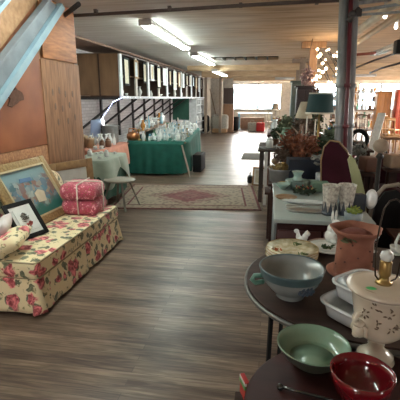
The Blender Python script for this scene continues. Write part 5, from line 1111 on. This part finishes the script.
o=MB().box((-2.0,20.3,1.75),(.5,.3,.75),bev=.02); tag(o.build('dark_cabinet_box',M('dark_brown_box',(.09,.06,.05),.5)),'dark box on a stand left of the far window','box')
o=MB().box((-2.0,20.3,.68),(.5,.35,1.36),bev=.02); tag(o.build('brown_stand',M('brown_basket',(.3,.17,.1),.7,ns=20)),'brown stand under the dark box left of the far window','stand')
o=MB().lathe([(0,0),(.18,0),(.22,.7),(.2,.7),(.16,.02),(0,.02)],n=24); put(o.build('black_bin',BLACK),(-1.75,21.2,0),'black bin right of the patterned armchair','bin')
tE=table('blue_table',(-.75,22.6,0),1.9,.7,.86,'long blue-topped table under the far window',M('pale_blue_laminate',(.2,.45,.65),.3),r=.04)
o=MB().box((-.9,22.75,.3),(1.3,.4,.6),bev=.02); tag(o.build('tan_carton',M('brown_carton',(.33,.2,.13),.8)),'brown carton under the blue-topped table','box')
for k,(x,m_,l) in enumerate(((-.85,PATN,'cream patterned shopping bag on the floor before the blue table'),(-.42,M('bright_red_bag',(.7,.03,.03),.5),'bright red bag beside the cream patterned bag'))):
    r=empty('shopping_bag',(x,20.9,0),l,'bag'); MB().box((0,0,.22),(.42,.25,.44),bev=.05).build('bag_body',m_,r); MB().tube([(-.1,0,.42),(-.08,0,.55),(.08,0,.55),(.1,0,.42)],.012).build('bag_handle',m_,r)
CH4=wood_chair('wooden_chair',M('cream_chair_paint',(.6,.55,.42),.5),M('cream_seat',(.6,.5,.38),.6),1.0)
for k,(x,y,rz,l) in enumerate(((.15,20.5,.4,'cream painted chair right of the red bag'),(.55,20.0,1.0,'second cream painted chair nearer the posts'),(.3,18.6,2.0,'cream painted chair standing in front of the other two'))): place('ch5',CH4,(x,y,0),l,'chair',rz=rz,s=1.1)
r=empty('shaded_lamp',(.3,21.6,0),'floor lamp with cream shade standing near the far window','lamp'); MB().lathe([(0,0),(.15,0),(.15,.02),(.02,.04),(.015,1.1),(0,1.1)],n=16).build('lamp_base',DARKM,r); MB().lathe([(.2,1.08),(.13,1.38),(.125,1.38),(.195,1.08)],n=24).build('lamp_shade',MATS['cream_linen_shade'],r)
o=MB().box((.95,YF-.12,1.7),(.7,.05,1.6)); 
for v in o.bm.verts: pass
tag(o.build('cream_curtain',M('cream_curtain_cloth',(.55,.5,.42),.9)),'cream curtain covering the right end of the far window','curtain')
for k_,v_ in (('dark_mahogany',.15),('dark_scuffed_tabletop',.25),('dark_walnut',.15),('black',.2),('maroon_velvet',.1),('worn_brown_board',.2),('orange_plywood',.3),('red_brown_hardboard',.3)):
    MATS[k_].node_tree.nodes['Principled BSDF'].inputs['Specular IOR Level'].default_value=v_
# ------------------------------------------------------------ view
SC.view_settings.view_transform='Standard'; SC.view_settings.look='None'; SC.view_settings.gamma=1; SC.view_settings.use_curve_mapping=False
SC.view_settings.exposure=1.6
